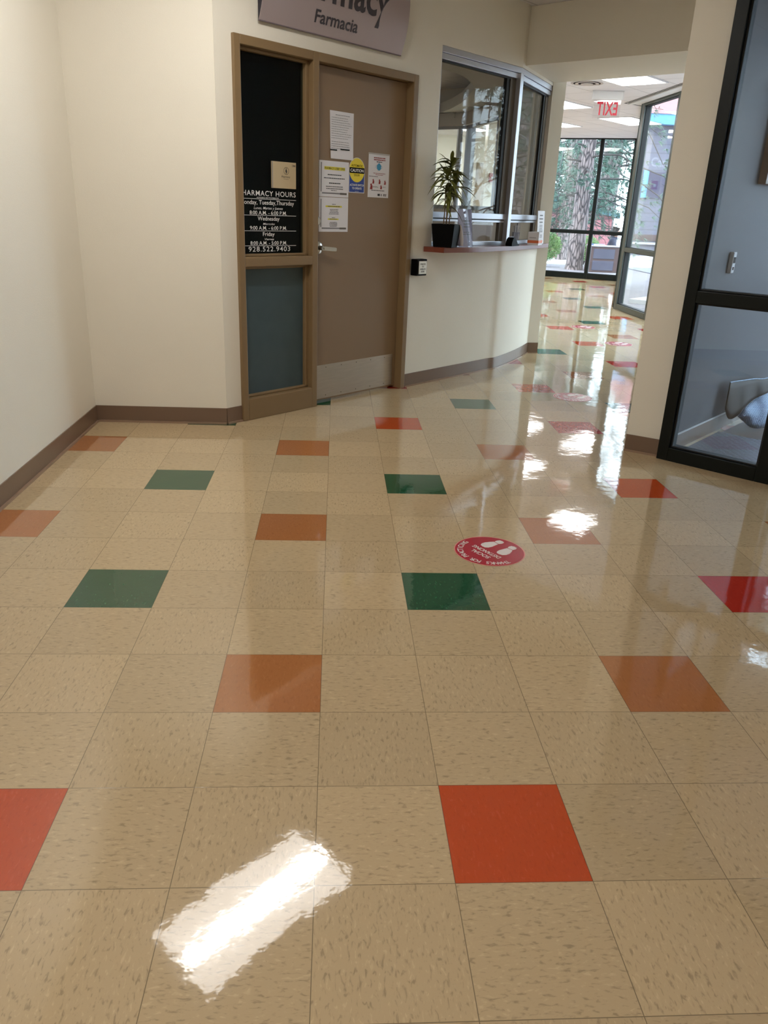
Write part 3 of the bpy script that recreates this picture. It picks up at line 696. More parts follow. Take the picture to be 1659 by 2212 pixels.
# tissue box
t = thing('tissue_box', 'white and orange cardboard box on the right end of the counter', 'box', frame(1.81, 6.12, math.atan2(.877, .48)+.05, ZC))
b = MB(); b.box(-.02, .15, -.055, .045, 0, .113); b.build('carton', M['paper'], t, bev=.002)
b = MB(); b.box(-.0208, .1508, -.0558, .0458, .018, .042); b.build('orange_stripe', M['orange'], t)
b = MB(); bars(b, .0, .12, .09, 2, .015, .006, -.0556, 0); b.box(-.0207, -.02, -.03, .03, .062, .066); b.build('print', M['ink2'], t)
# upright page at the pier
t = thing('upright_sign_holder', 'tall slim upright paper sign against the narrow wall end on the counter', 'sign holder', frame(1.905, 6.36, math.atan2(.877, .48), ZC))
b = MB(); b.X = Matrix.Rotation(-.06, 4, 'X'); b.box(0, .24, -.002, .001, 0.001, .295); b.X = Matrix.Identity(4); b.box(.0, .24, -.002, .04, 0, .003); b.build('page', M['paper'], t)
b = MB(); b.X = Matrix.Rotation(-.06, 4, 'X'); bars(b, .05, .19, .26, 3, .03, .012, -.003, 0); bars(b, .05, .19, .17, 5, .014, .006, -.003, 0, True, 3); b.build('print', M['ink2'], t)
# pen cup on the inner sill
b = MB(); b.prism([(.62, 5.27), (1.43, 6.0), (1.88, 6.9), (1.62, 6.9), (1.2, 6.12), (.45, 5.45)], 1.03, 1.08)
tag(b.build('inner_counter', M['wood']), 'inner counter top behind the service window glass', 'counter')
t = thing('pen_cup', 'black pen cup with pens behind the right window panel', 'pen cup', frame(1.712, 6.41, 0, 1.0805))
b = MB(); b.lathe([(.032, 0), (.036, .1), (.032, .1), (.029, .006), (.0, .006)], 20); b.build('cup', M['black'], t, smooth=True)
for k, (dx, dy) in enumerate(((.018, .0), (-.012, .014), (-.01, -.016), (.008, .018))):
    b = MB(); b.tube([(dx*.4, dy*.4, .008), (dx*1.6, dy*1.6, .145+.012*k)], .0042, 6); b.build('pen', M['black'] if k % 2 else M['white'], t)

# ------------------------------------------------------------------ pharmacy interior and its second window
def pharm_far(b):
    P = [(2.06, 9.25), (1.864, 10.594), (.4, 11.95), (-6, 11.95)]
    b.wall(P, .12, 0, 1.36); b.wall(P, .12, 2.44, H); b.wall([(.42, 11.93), (-6, 11.95)], .12, 1.36, 2.44)
wl('wall_pharmacy_inner', 'inner pharmacy wall with a second service window', pharm_far, M['soffit'])
W5 = sroot('window_5', frame(0, 0, 0), 'second service window seen through the pharmacy', 'window')
def seg(a, c, mi, b, w, z0, z1, d=.06):
    v = (Vector(c)-Vector(a)); b.X = frame(a[0], a[1], math.atan2(v.y, v.x)); b.box(0, v.length, 0, d, z0, z1, mi); b.X = Matrix.Identity(4)
P1, P2, P3 = (2.04, 9.35), (1.864, 10.594), (.42, 11.93)
al = MB()
for a, c in ((P1, P2), (P2, P3)):
    seg(a, c, 0, al, 0, 1.36, 1.41); seg(a, c, 0, al, 0, 2.40, 2.44)
for p, w in ((P1, .04), (P2, .06), (P3, .05)): al.box(p[0]-w, p[0]+w, p[1]-w, p[1]+w, 1.36, 2.44)
al.box(1.70, 1.76, 10.66, 10.78, 1.36, 2.44, 0)
al.build('aluminium_frame', M['alu'], W5)
for a, c in ((P1, P2), (P2, P3)):
    b = MB(); seg(a, c, 0, b, 0, 1.41, 2.40, .006); b.build('pane', M['glass'], W5)
CUT = [(-.6, 11.6), (.9, 11.5), (1.412, 10.926), (1.453, 10.623), (1.517, 10.193), (1.558, 9.568), (1.545, 9.1), (1.538, 8.829), (1.508, 8.369), (1.474, 8.121), (1.413, 7.895), (1.327, 7.653), (1.225, 7.432), (1.127, 7.29), (1.036, 7.19), (.9, 7.05), (.6, 6.85), (0, 6.65), (-.6, 6.55)]
b = MB(); b.prism([pw(.3, .14), pw(2.88, .14), (1.88, 6.85), (1.985, 6.95), (1.985, 9.25), (1.80, 10.52), (.42, 11.80), (-.6, 11.85)]+CUT, 2.60, 2.72)
struct(b.build('trim_2', pm('pharmacy_ceiling_paint', (214, 212, 206), .8, var=.02, bump=.1, bscale=200)), 'lower pharmacy ceiling with a curved recess', 'soffit')
dl0 = None
for k, (x, y) in enumerate(((1.80, 8.02), (1.86, 8.9), (1.78, 9.95))):
    lab = ['round recessed ceiling light nearest the service window glass', 'middle round recessed ceiling light inside the pharmacy', 'farthest round recessed ceiling light inside the pharmacy'][k]
    mw = frame(x, y, 0, 2.6)
    if dl0 is None:
        dl0 = thing('recessed_light', lab, 'ceiling light', mw, 'recessed lights inside the pharmacy')
        b = MB(); b.lathe([(.085, -.004), (.10, -.004), (.10, 0), (.085, 0), (.085, -.004)], 24); b.build('trim_ring', M['grid'], dl0)
        b = MB(); b.lathe([(.0, -.003), (.084, -.003), (.084, -.001), (0, -.001)], 24); b.build('lens', pm('unlit_lens', (150, 150, 148), .4), dl0)
    else: dup(dl0, mw, lab)
t = thing('sprinkler_head', 'small sprinkler head under the pharmacy ceiling', 'sprinkler', frame(1.62, 10.62, 0, 2.6))
b = MB(); b.lathe([(.03, 0), (.03, -.008), (.008, -.01), (.008, -.06), (.02, -.062), (.02, -.066), (0, -.066)], 12); b.build('head', M['satin'], t)

# ------------------------------------------------------------------ glazed screens
def storefront(name, a, c, label, rails, mull, w=.055, d=.10, mat='dgreen2', base=.09, head=.06, top=H, gl='glass', first=None, last=None, flip=False):
    v = Vector(c)-Vector(a); X = frame(a[0], a[1], math.atan2(v.y, v.x)); Lw = v.length
    root = sroot(name, X, label, 'window'); b = MB()
    ends = [(0, first or w)]+[(m-w/2, m+w/2) for m in mull]+[(Lw-(last or w), Lw)]
    for p, q in ends: b.box(p, q, -d/2, d/2, 0, top)
    for (p0, q0), (p1, q1) in zip(ends[:-1], ends[1:]):
        b.box(q0, p1, -d/2, d/2, 0, base); b.box(q0, p1, -d/2, d/2, top-head, top)
        for z0, z1 in rails: b.box(q0, p1, -d/2, d/2, z0, z1)
        # glazing beads
        zs = [base]+[z for r_ in rails for z in r_]+[top-head]
        for z0, z1 in zip(zs[0::2], zs[1::2]):
            for s in (q0, p1-.012): b.box(s, s+.012, -d/2+.02, d/2-.02, z0, z1, 1)
            b.box(q0, p1, -d/2+.02, d/2-.02, z0, z0+.01, 1); b.box(q0, p1, -d/2+.02, d/2-.02, z1-.01, z1, 1)
    b.build('window_frame', [M[mat], M['seal']], root, bev=.003)
    for (p0, q0), (p1, q1) in zip(ends[:-1], ends[1:]):
        zs = [base]+[z for r_ in rails for z in r_]+[top-head]
        for z0, z1 in zip(zs[0::2], zs[1::2]):
            g = MB(); g.box(q0+.004, p1-.004, -.004, .004, z0+.002, z1-.002); g.build('pane', M[gl], root)
    return root
storefront('window_2', (2.02, 3.177), (3.82, 1.377), 'dark green framed glass screen into the vestibule, right of the tan wall end', [(.925, .99)], [.58+.03, 1.6], w=.075, d=.10, mat='dgreen', base=.08, gl='glass_v', first=.066)
storefront('window_3', (4.47, 11.10), (4.47, 5.95), 'dark framed corridor glazing beyond the tan wall end', [(.86, .92)], [1.33, 2.6, 3.9], w=.075, d=.11, base=.085, head=.05, first=.11)
storefront('window_4', (6.36, 16.49), (4.70, 17.376), 'dark framed full-height window at the end of the corridor', [(1.0-.03, 1.0+.03)], [.74], w=.06, d=.10, base=.12, head=.012, mat='dgreen')
storefront('window_6', (6.40, 16.45), (4.48, 11.2), 'corridor glazing beyond the corner post', [(.97, 1.03)], [1.4, 2.8, 4.2], w=.06, d=.08, base=.10, head=.05)
wl('wall_vestibule_far', 'unseen grey wall closing the far side of the vestibule against glare', lambda b: b.prism([(3.82, 1.377), (5.52, 3.07), (5.59, 3.0), (3.9, 1.30)], 0, H), M['greywall'])  # unseen side, made solid to keep sky glare off the lobby floor
wl('wall_vestibule_side', 'grey vestibule side of the dividing wall', lambda b: (setattr(b, 'X', VF), b.box(.06, 2.40, -.004, .02, 0, H)), M['greywall'])  # thin skin, darker than the rest of the wall
storefront('window_8', (5.50, 3.12), (3.80, 4.86), 'vestibule outer glazing to the outside', [(.925, .99)], [.8, 1.6], w=.07, d=.09, mat='dgreen', base=.08)
b = MB(); b.wall([(3.95, 17.80), (4.72, 17.366)], .1, 0, H); struct(b.build('wall_corner', M['wall']), 'short beige wall left of the far window', 'wall')
# ceiling track beside the corridor glazing
b = MB()
b.box(4.20, 4.212, 8.8, 11.24, H-.004, H-.0005); b.box(4.235, 4.247, 8.8, 11.2, H-.004, H-.0005)
b.X = frame(4.20, 11.24, .55); b.box(0, .9, 0, .012, H-.004, H-.0005)
struct(b.build('trim_3', M['seal']), 'thin black ceiling reveal line along the corridor glazing', 'trim')
b = MB(); b.box(4.25, 4.40, 5.95, 11.2, H-.02, H-.0005); struct(b.build('trim_4', M['grid']), 'pale band of ceiling above the corridor glazing', 'trim')

# ------------------------------------------------------------------ ceiling lights
def make_troffer(name, label, mw, Lx, Ly, lens, group):
    t = thing(name, label, 'ceiling light', mw, group)
    b = MB(); w = .02
    b.box(-Lx/2, Lx/2, -Ly/2, -Ly/2+w, -.012, -.0005); b.box(-Lx/2, Lx/2, Ly/2-w, Ly/2, -.012, -.0005); b.box(-Lx/2, -Lx/2+w, -Ly/2+w, Ly/2-w, -.012, -.0005); b.box(Lx/2-w, Lx/2, -Ly/2+w, Ly/2-w, -.012, -.0005)
    b.build('light_frame', M['grid'], t)
    b = MB(); b.box(-Lx/2+w, Lx/2-w, -Ly/2+w, Ly/2-w, -.006, -.002); b.build('lens', lens, t)
    b = MB(); n = 8
    r = Ly*.11; vs = []
    for k in range(n+1):
        a = PI*k/n; vs += [(-Lx/2+.05, -r*math.cos(a), -.006-.012*math.sin(a)), (Lx/2-.05, -r*math.cos(a), -.006-.012*math.sin(a))]
    b.add(vs, [(2*k, 2*k+1, 2*k+3, 2*k+2) for k in range(n)]+[tuple(range(0, 2*n+2, 2)), tuple(range(1, 2*n+2, 2))]); b.build('lamp_basket', M['lamp'] if lens is M['lens'] else M['lamp_h'], t)
    return t
tl = make_troffer('ceiling_light', 'ceiling light whose bright reflection lies on the nearest floor tiles', frame(-.42, 2.52, PI/4, H), 1.22, .61, M['lens'], 'lobby ceiling lights')
for x, y in ((-.6, -1.2),): dup(tl, frame(x, y, PI/4, H), 'added unseen lobby ceiling light above and behind the viewer')  # extra troffer out of view, added to light the lobby
th = make_troffer('ceiling_light', 'square corridor ceiling light nearest the exit sign', frame(3.60, 9.22, PI/4, H), .61, .61, M['lens_h'], 'corridor ceiling lights')
tr_ = make_troffer('ceiling_light', 'long corridor ceiling light left of the exit sign', frame(3.28, 11.66, PI/4, H), 1.22, .61, M['lens_h'], 'corridor ceiling lights')
dup(tr_, frame(5.06, 13.42, PI/4, H), 'long corridor ceiling light just below and right of the exit sign')
dup(tr_, frame(3.95, 14.45, PI/4, H), 'far corridor ceiling light partly behind the narrow wall end')
for x, y, l in ((2.58, 16.1, 'waiting room ceiling light at left, seen through both service windows'), (2.95, 15.9-.9, 'smaller looking waiting room light seen through the inner window'), (.6, 14.2, 'added waiting room ceiling light hidden behind the pharmacy'), (2.75, 7.2+.9, 'corridor ceiling light just past the header')):  # the hidden one is added to light the waiting room
    if 'past' in l: continue
    dup(tr_, frame(x, y, PI/4, H), l)
# troffer added in the recess to brighten the pharmacy interior
dup(tr_, frame(-1.2, 7.6, PI/4, H), 'added ceiling light inside the pharmacy, in the ceiling recess')

# exit sign
EX = frame(3.60, 10.18, -.24, 0)
t = thing('exit_sign', 'clear exit sign with red letters seen from behind, hanging in the corridor', 'exit sign', EX)
b = MB(); b.box(-.20, .20, -.035, .035, 2.795, H-.001); b.box(-.205, -.195, -.04, .04, 2.79, 2.9-.001); b.box(.195, .205, -.04, .04, 2.79, 2.9-.001); b.build('housing', M['grid'], t, bev=.004)
b = MB(); b.box(-.17, .18, -.003, .003, 2.575, 2.797); xp = b.build('panel', glass('milky_acrylic', (.96, .95, .96), .08), t)
b = MB(); vs, fs, bx = glyphs('EXIT', 0, .02, 1.05)
sx = .268/(bx[1]-bx[0]); sz = .152/CAP
b.add([(.145-(p[0]-bx[0])*sx, -.0045, 2.615+p[1]*sz) for p in vs], fs); b.build('exit_lettering', M['red'], xp)
t = thing('ceiling_diffuser', 'round grey-ringed ceiling vent left of the corridor light', 'ceiling vent', frame(3.14, 9.63, 0, H))
b = MB()
for r0, r1, z in ((.17, .2, -.004), (.11, .15, -.008), (.0, .08, -.012)): b.lathe([(r0, z), (r1, z), (r1, z+.003), (r0, z+.003), (r0, z)] if r0 else [(0, z), (r1, z), (r1, z+.003), (0, z+.003)], 32)
b.build('rings', M['stain'], t)

# ------------------------------------------------------------------ floor decals
def make_decal():
    t = thing('floor_sticker', '', 'floor sticker', Matrix.Identity(4), 'round red distancing stickers on the floor')
    b = MB(); b.lathe([(.152, 0.0002), (.152, .0006), (0, .0006)], 64); b.build('rim', M['decal_rim'], t)
    b = MB(); b.lathe([(.147, .0006), (.147, .0012), (0, .0012)], 64); rd = b.build('red_disc', M['decal'], t)
    b = MB()
    st = 'THANKS FOR PRACTICING'; n = len(st); z = .0015
    for k, ch in enumerate(st):
        if ch == ' ': continue
        a = math.radians(90+80-160*k/(n-1)); vs, fs, bx = glyphs(ch, 0, .018, 1.)
        cx = (bx[0]+bx[1])/2; s = .0235/CAP; X = Matrix.Rotation(a-PI/2, 4, 'Z')
        b.add([tuple(X @ Vector(((p[0]-cx)*s*.86, .114+p[1]*s, z))) for p in vs], fs)
    for s_, x0, x1, y in (('SOCIAL', -.052, .052, .045), ('DISTANCING', -.078, .078, .008)):
        vs, fs, bx = glyphs(s_, 0, .018, 1.); sx = (x1-x0)/(bx[1]-bx[0]); sy = .0225/CAP
        b.add([(x0+(p[0]-bx[0])*sx, y+p[1]*sy, z) for p in vs], fs)
    b.build('white_lettering', M['decal_ink'], rd)
    for sg in (-1, 1):
        b = MB(); X = Matrix.Translation((sg*.042, -.062, 0)) @ Matrix.Rotation(-sg*.12, 4, 'Z'); b.X = X
        sole = [(0, .055), (.014, .052), (.023, .038), (.025, .018), (.02, -.004), (.014, -.022), (-.012, -.022), (-.016, -.002), (-.02, .02), (-.019, .04), (-.012, .052)]
        heel = [(.0135, -.026), (.0165, -.042), (.013, -.056), (.0, -.061), (-.012, -.056), (-.0155, -.042), (-.0115, -.026)]
        for P in (sole, heel):
            P = [(p[0]*sg*1.15, p[1]) for p in P]; b.prism(P, .0012, .0016)
        b.build('shoe_print', M['decal_ink'], rd)
    return t
dc = make_decal()
spots = [(.702, 1.745, 126, 'nearest red round sticker on the floor, in the foreground tiles'), (1.928, 4.735, 126, 'second nearest round distancing sticker, in front of the narrow wall end'),
         (3.263, 7.517, 126, 'third round sticker away, beside an orange tile in the corridor'), (3.247, 8.826, 126, 'farthest round sticker on the corridor floor, beside an orange tile')]
for k, (x, y, a, l) in enumerate(spots):
    mw = frame(x, y, math.radians(a), .0003)
    if k == 0: dc.matrix_world = mw; dc['label'] = l
    else: dup(dc, mw, l)

# ------------------------------------------------------------------ vestibule
b = MB(); b.prism([(2.10, 3.19), (3.86, 1.44), (5.45, 3.06), (3.74, 4.79)], .0006, .003)
struct(b.build('trim_5', M['vfloor']), 'brown floor of the glass vestibule', 'floor')
b = MB(); b.X = VF; b.box(.09, .86, -1.5, -.05, .0032, .012); b.X = Matrix.Identity(4)
tag(b.build('entrance_mat', M['tread']), 'grey studded entrance mat on the vestibule floor behind the glass', 'mat')
t = thing('leaning_mat', 'buckled rubber mat with bright ribbed underside leaning in the vestibule', 'mat', VF)
def sheet_grid(b, rows, mi):
    n = len(rows[0]); vs = [p for r_ in rows for p in r_]
    fs = []
    for i in range(len(rows)-1):
        for j in range(n-1): fs.append((i*n+j, i*n+j+1, (i+1)*n+j+1, (i+1)*n+j))
    b.add(vs, fs, mi)
def lerp(a, c, q): return tuple(a[k]+(c[k]-a[k])*q for k in range(3))
tp = spline([(.88, -.055, .35), (.93, -.06, .349), (1.02, -.075, .346), (1.10, -.09, .343), (1.22, -.112, .34), (1.38, -.15, .332), (1.9, -.22, .36)], 5)
md = spline([(.865, -.06, .17), (.905, -.087, .10), (1.0, -.11, .115), (1.06, -.125, .165), (1.20, -.14, .205), (1.33, -.184, .24), (1.9, -.26, .30)], 5)
lo = spline([(1.002, -.112, .11), (1.028, -.138, .08), (1.06, -.20, .036), (1.183, -.251, .028), (1.7, -.30, .03)], 5)
b = MB(); sheet_grid(b, [[lerp(a, c, q/5) for a, c in zip(tp, md)] for q in range(6)], 0); o = b.build('rubber_back', M['mat_back'], t, smooth=True)
md2 = [(p[0], p[1]-.005, p[2]) for p in md]
b = MB(); sheet_grid(b, [[tuple(Vector(lerp(a, c, q/6))+Vector((0, -.035, .0))*math.sin(PI*q/6)) for a, c in zip(md2[10:], lo)] for q in range(7)], 0); o2 = b.build('ribbed_flap', M['mat_top'], t, smooth=True)
for q in (o, o2): m = q.modifiers.new('thickness', 'SOLIDIFY'); m.thickness = .006; m.offset = 0
b = MB(); b.tube(tp, .0045, 6); b.build('edge_highlight', M['mat_top'], t, smooth=True)  # pale tube paints the highlight along the mat's top edge
t = thing('wall_control', 'small white wall control on the vestibule wall, seen through the glass', 'thermostat', VF)
b = MB(); b.box(.545, .60, -.028, -.0005, 1.06, 1.185); b.build('case', M['white'], t, bev=.006)
b = MB(); b.box(.556, .589, -.0295, -.0275, 1.12, 1.155); b.box(.563, .582, -.0295, -.0275, 1.08, 1.098); b.build('window', M['black'], t)
t = thing('picture_frame', 'wood framed picture on the vestibule wall at the right edge', 'picture', VF)
b = MB(); x0, x1, z0, z1, w = .79, 1.55, 1.575, 2.14, .045
b.box(x0, x0+w, -.05, -.0005, z0, z1); b.box(x1-w, x1, -.05, -.0005, z0, z1); b.box(x0+w, x1-w, -.05, -.0005, z0, z0+w); b.box(x0+w, x1-w, -.05, -.0005, z1-w, z1); b.build('wood_frame', M['picwood'], t, bev=.003)
b = MB(); b.box(x0+w, x0+w+.012, -.054, -.004, z0+w, z1-w); b.box(x0+w, x1-w, -.054, -.004, z0+w, z0+w+.012); b.build('liner', M['white'], t)
b = MB(); b.box(x0+w, x1-w, -.012, -.004, z0+w, z1-w); b.build('picture', M['picart'], t)

# ------------------------------------------------------------------ waiting-room details on the far wall (seen through both windows)
D2 = sroot('door_2', frame(2, 17.8, 0), 'tan interior door on the far waiting room wall', 'door')
b = MB(); b.box(1.16, 1.21, -.03, -.001, 0, 2.36); b.box(2.05, 2.10, -.03, -.001, 0, 2.36); b.box(1.21, 2.05, -.03, -.001, 2.31, 2.36); b.build('door_frame', M['frame'], D2)
b = MB(); b.box(1.21, 2.05, -.02, -.001, .01, 2.31); dp = b.build('door_panel', M['idoor'], D2)
b = MB(); b.X = rot_xz(1.98, -.02, 1.02); b.lathe([(.03, 0), (.03, .01), (.012, .012), (.012, .05), (.028, .06), (.0, .075)], 14); b.build('door_knob', M['satin'], dp, smooth=True)
b = MB(); b.X = frame(1.75, 17.0, PI/2); b.box(-.0, .75, 0, .05, 0, 2.88); struct(b.build('wall_partition', M['phwall']), 'white partition at left seen through both service windows', 'wall')
t = thing('fire_alarm', 'red fire alarm with white strobe seen through the pharmacy windows', 'alarm', frame(1.97, 14.6, -.2, 0))
# mounted on a slim white column of the waiting room
col = MB(); col.box(2.78, 3.06, 14.4, 14.68, 0, H); struct(col.build('wall_column', M['wall']), 'beige column in the waiting room seen through the pharmacy', 'wall')
t.matrix_world = frame(2.78, 14.395, 0)
b = MB(); b.box(.075, .19, -.05, -.0005, 1.86, 2.01); b.build('alarm_body', M['alarm'], t, bev=.005)
b = MB(); b.box(.11, .155, -.065, -.049, 1.90, 1.95); b.build('strobe', M['white'], t, bev=.003)

# ------------------------------------------------------------------ outdoors
g = MB()
ys = [-30, 26, 37, 90]; zs = [-.04, -.04, -.95, -.95]
for k in range(3):
    g.add([(-60, ys[k], zs[k]), (80, ys[k], zs[k]), (80, ys[k+1], zs[k+1]), (-60, ys[k+1], zs[k+1])], [(0, 1, 2, 3)])
struct(g.build('ground', M['gravel']), 'gravel ground outside the windows', 'ground')
b = MB(); b.box(5.6, 16, 22.3, 25.4, -.05, -.015); struct(b.build('path', M['concrete']), 'pale concrete path outside the far window', 'path')
b = MB(); b.box(8.4, 30, 17.5, 21.8, -.045, -.02); struct(b.build('road', M['asphalt']), 'grey asphalt drive outside the corridor glazing', 'road')
b = MB(); b.X = frame(5.25, 12.25, PI/4); b.box(0, 3.5, -.17, .17, -.045, .03); struct(b.build('curb', M['concrete']), 'pale concrete curb outside the corridor glazing', 'curb')

def tuft(b, p, d, r, n, ln, w):
    d = d.normalized(); a = d.orthogonal().normalized(); c = d.cross(a)
    for _ in range(n):
        t_ = r.uniform(0, 2*PI); sp = r.uniform(.25, 1.25); u = (d+(a*math.cos(t_)+c*math.sin(t_))*sp).normalized()
        s = u.orthogonal().normalized()*w; e = p+u*ln*r.uniform(.7, 1.15)+Vector((0, 0, -.02))
        b.add([tuple(p-s), tuple(p+s), tuple(e)], [(0, 1, 2)])
def make_pine(seed, label, hgt=7.5, tr=.22, zlow=1.7):
    r = random.Random(seed); t = thing('pine_tree', label, 'tree', Matrix.Identity(4), 'pine trees outside the windows')
    b = MB(); b.tube([(0, 0, -.15), (.0, 0, .1), (.01, .0, 1.2), (.0, .02, 2.6), (.03, .0, 4.5), (0, 0, hgt)], [tr*1.25, tr*1.05, tr*.97, tr*.9, tr*.7, tr*.2], 18); b.build('trunk', M['bark'], t, smooth=True)
    br = MB(); nd = MB(); bare = MB()
    nb = 46
    for k in range(nb):
        z = zlow+(hgt-zlow-.3)*(k/nb)**1.1; az = k*2.4+r.uniform(-.3, .3); ln = (2.3*(1-(z-zlow)/(hgt*1.15))+.5)*r.uniform(.75, 1.15)
        pts = []
        for i in range(7):
            q = i/6; pts.append(Vector((math.cos(az+.25*q)*ln*q, math.sin(az+.25*q)*ln*q, z+.25*ln*q-.75*ln*q*q*r.uniform(.5, 1.))))
        br.tube(pts, [.03*(1-.8*i/6) for i in range(7)], 5)
        for i in range(2, 7):
            for s in range(5):
                p = pts[i]+(pts[i]-pts[i-1])*r.uniform(-1, .1)+Vector((r.uniform(-.28, .28), r.uniform(-.28, .28), r.uniform(-.3, .22)))
                tuft(nd, p, (pts[i]-pts[i-1]).normalized()+Vector((r.uniform(-.8, .8), r.uniform(-.8, .8), r.uniform(-.3, .7))), r, 18, .2, .0085)
    for k in range(16):
        z = r.uniform(1.0, 2.6); az = r.uniform(0, 2*PI); p = Vector((math.cos(az)*tr*.8, math.sin(az)*tr*.8, z)); pts = [p]
        d = Vector((math.cos(az), math.sin(az), r.uniform(-.2, .5)))
        for i in range(6): d = (d+Vector((r.uniform(-.45, .45), r.uniform(-.45, .45), r.uniform(-.5, .2)))).normalized(); p = p+d*.22; pts.append(p)
        bare.tube(pts, [.014*(1-.75*i/6) for i in range(7)], 5)
    br.build('branches', M['branch'], t); nd.build('needles', M['needle'], t); bare.build('bare_twigs', M['branch'], t)
    return t
pine = make_pine(11, 'large pine trunk rising right outside the far window')
pine.matrix_world = frame(6.50, 20.5, .4)
def S(x, y, a, s, z=0): return frame(x, y, a, z) @ Matrix.Scale(s, 4)
for x, y, a, s, l in ((7.25, 24.6, 2.1, .8, 'smaller pine just right of the large trunk outside the far window'), (8.5, 28.3, 5.5, .95, 'pine behind the person outside'), (5.0, 30.2, 4., 1.3, 'pine between the two mullions far behind the large trunk'), (5.3, 27.5, 1., 1.5, 'pine left of the large trunk outside'),
                      (4.6, 33.5, 5., 1.5, 'tall pine far left of the red building'), (7.6, 34, 3., 1.9, 'tall pine far left behind the large trunk'), (19.5, 37.5, .6, 2., 'tall pine at the right behind the red building'), (9.0, 49., 2.6, 2.6, 'tallest pine behind the red building'), (16.2, 48., 3.6, 2.6, 'tall pine behind the red building roof'),
                      (8.9, 12.8, 2.9, 1.1, 'pine right of the corridor glazing'), (10.6, 15.2, .9, 1.25, 'second pine right of the corridor glazing'), (12.5, 8.2, 1.3, 1.3, 'pine outside the corridor glazing near the vestibule')):
    dup(pine, S(x, y, a, s, -.04 if y < 26 else -.6), l)
def make_bush(label, mw, hgt, wd, seed):
    r = random.Random(seed); t = thing('shrub', label, 'shrub', mw, 'leafy shrubs outside the far window')
    b = MB()
    for k in range(7): 
        az = k*.9; b.tube([(0, 0, -.05), (math.cos(az)*wd*.2, math.sin(az)*wd*.2, hgt*.35), (math.cos(az)*wd*.45, math.sin(az)*wd*.45, hgt*.75)], [.02, .014, .006], 5)
    b.build('stems', M['branch'], t)
    b = MB()
    for k in range(2600):
        u = Vector((r.gauss(0, 1), r.gauss(0, 1), r.gauss(0, 1))).normalized()*r.uniform(.55, 1.)
        p = Vector((u.x*wd, u.y*wd, hgt*.62+u.z*hgt*.42)); d = (u+Vector((r.uniform(-.6, .6), r.uniform(-.6, .6), r.uniform(0, .8)))).normalized()
        s = d.orthogonal().normalized()*.02; e = d*.055
        b.add([tuple(p), tuple(p+e*.5+s), tuple(p+e), tuple(p+e*.5-s)], [(0, 1, 2, 3)])
    b.build('leaves', M['bush'], t)
make_bush('round leafy shrub left of the large trunk outside the far window', frame(5.86, 21.2, 0, -.04), .88, .40, 5)
make_bush('leafy shrub right of the mullion behind the brown box', frame(7.32, 22.4, 0, -.04), .80, .42, 6)
# red building
t = thing('red_building', 'low red sided building with a teal roof edge outside', 'building', frame(0, 38, 0, -.95))
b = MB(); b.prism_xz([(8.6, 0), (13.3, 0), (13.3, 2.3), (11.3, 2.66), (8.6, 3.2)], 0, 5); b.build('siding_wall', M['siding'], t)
b = MB(); b.prism_xz([(8.3, 3.26), (11.42, 2.62), (11.42, 2.92), (8.3, 3.56)], -.45, 5.3); b.prism_xz([(11.42, 2.66), (13.6, 2.2), (13.6, 2.4), (11.42, 2.86)], -.2, 5.2); b.build('roof', M['roofm'], t)
b = MB(); b.box(10.72, 11.55, -.05, -.001, .05, 2.1); dd = b.build('door', M['outdoor'], t)
b = MB(); b.box(10.66, 10.72, -.07, -.001, .05, 2.16); b.box(10.66, 11.6, -.07, -.001, 2.1, 2.16); b.build('door_casing', M['siding'], t)
b = MB(); b.X = Matrix.Translation((11.08, -.1, 1.97)); b.lathe([(.02, -.12), (.09, -.09), (.11, 0), (.09, .08), (.02, .1)], 14); b.build('wall_lamp', M['white'], t, smooth=True)
b = MB(); b.box(11.56, 11.72, -.12, -.001, 0, 2.7); b.build('downspout', M['siding2'], t)
# grey building to the right, seen through the corridor pane
t = thing('grey_building', 'pale building with a navy sign board and blue fascia, seen through the right corridor pane', 'building', frame(0, 30, 0, -.04))
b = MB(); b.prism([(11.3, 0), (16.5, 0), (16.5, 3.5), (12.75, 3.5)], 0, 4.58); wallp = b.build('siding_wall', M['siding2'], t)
b = MB(); b.text('Care', 11.78, 12.52, 3.2, .30, -.004, bold=.02); b.build('wall_lettering', pm('faint_lettering', (118, 118, 132), .6, var=.02), wallp)
b = MB(); b.prism([(11.1, -.45), (16.7, -.45), (16.7, 3.7), (12.7, 3.7)], 4.58, 4.92); b.build('fascia', M['skyblue'], t)
b = MB(); b.prism_xz([(11.3, 4.92), (16.8, 4.92), (16.2, 6.4), (12.3, 6.4)], -.5, .6); b.build('roof', M['redroof'], t)
b = MB(); b.box(11.74, 13.2, -.06, -.001, 2.09, 3.0); b.build('navy_board', M['navy'], t)
b = MB(); b.box(11.54, 11.74, -.08, -.001, 2.09, 3.05); b.build('blue_board', M['skyblue'], t)
b = MB(); b.box(11.3, 14.5, -.07, -.001, .56, .78); b.build('brown_band', M['brick'], t)
b = MB(); b.box(11.3, 14.5, -.09, -.001, .42, .5); b.build('white_band', M['coping'], t)

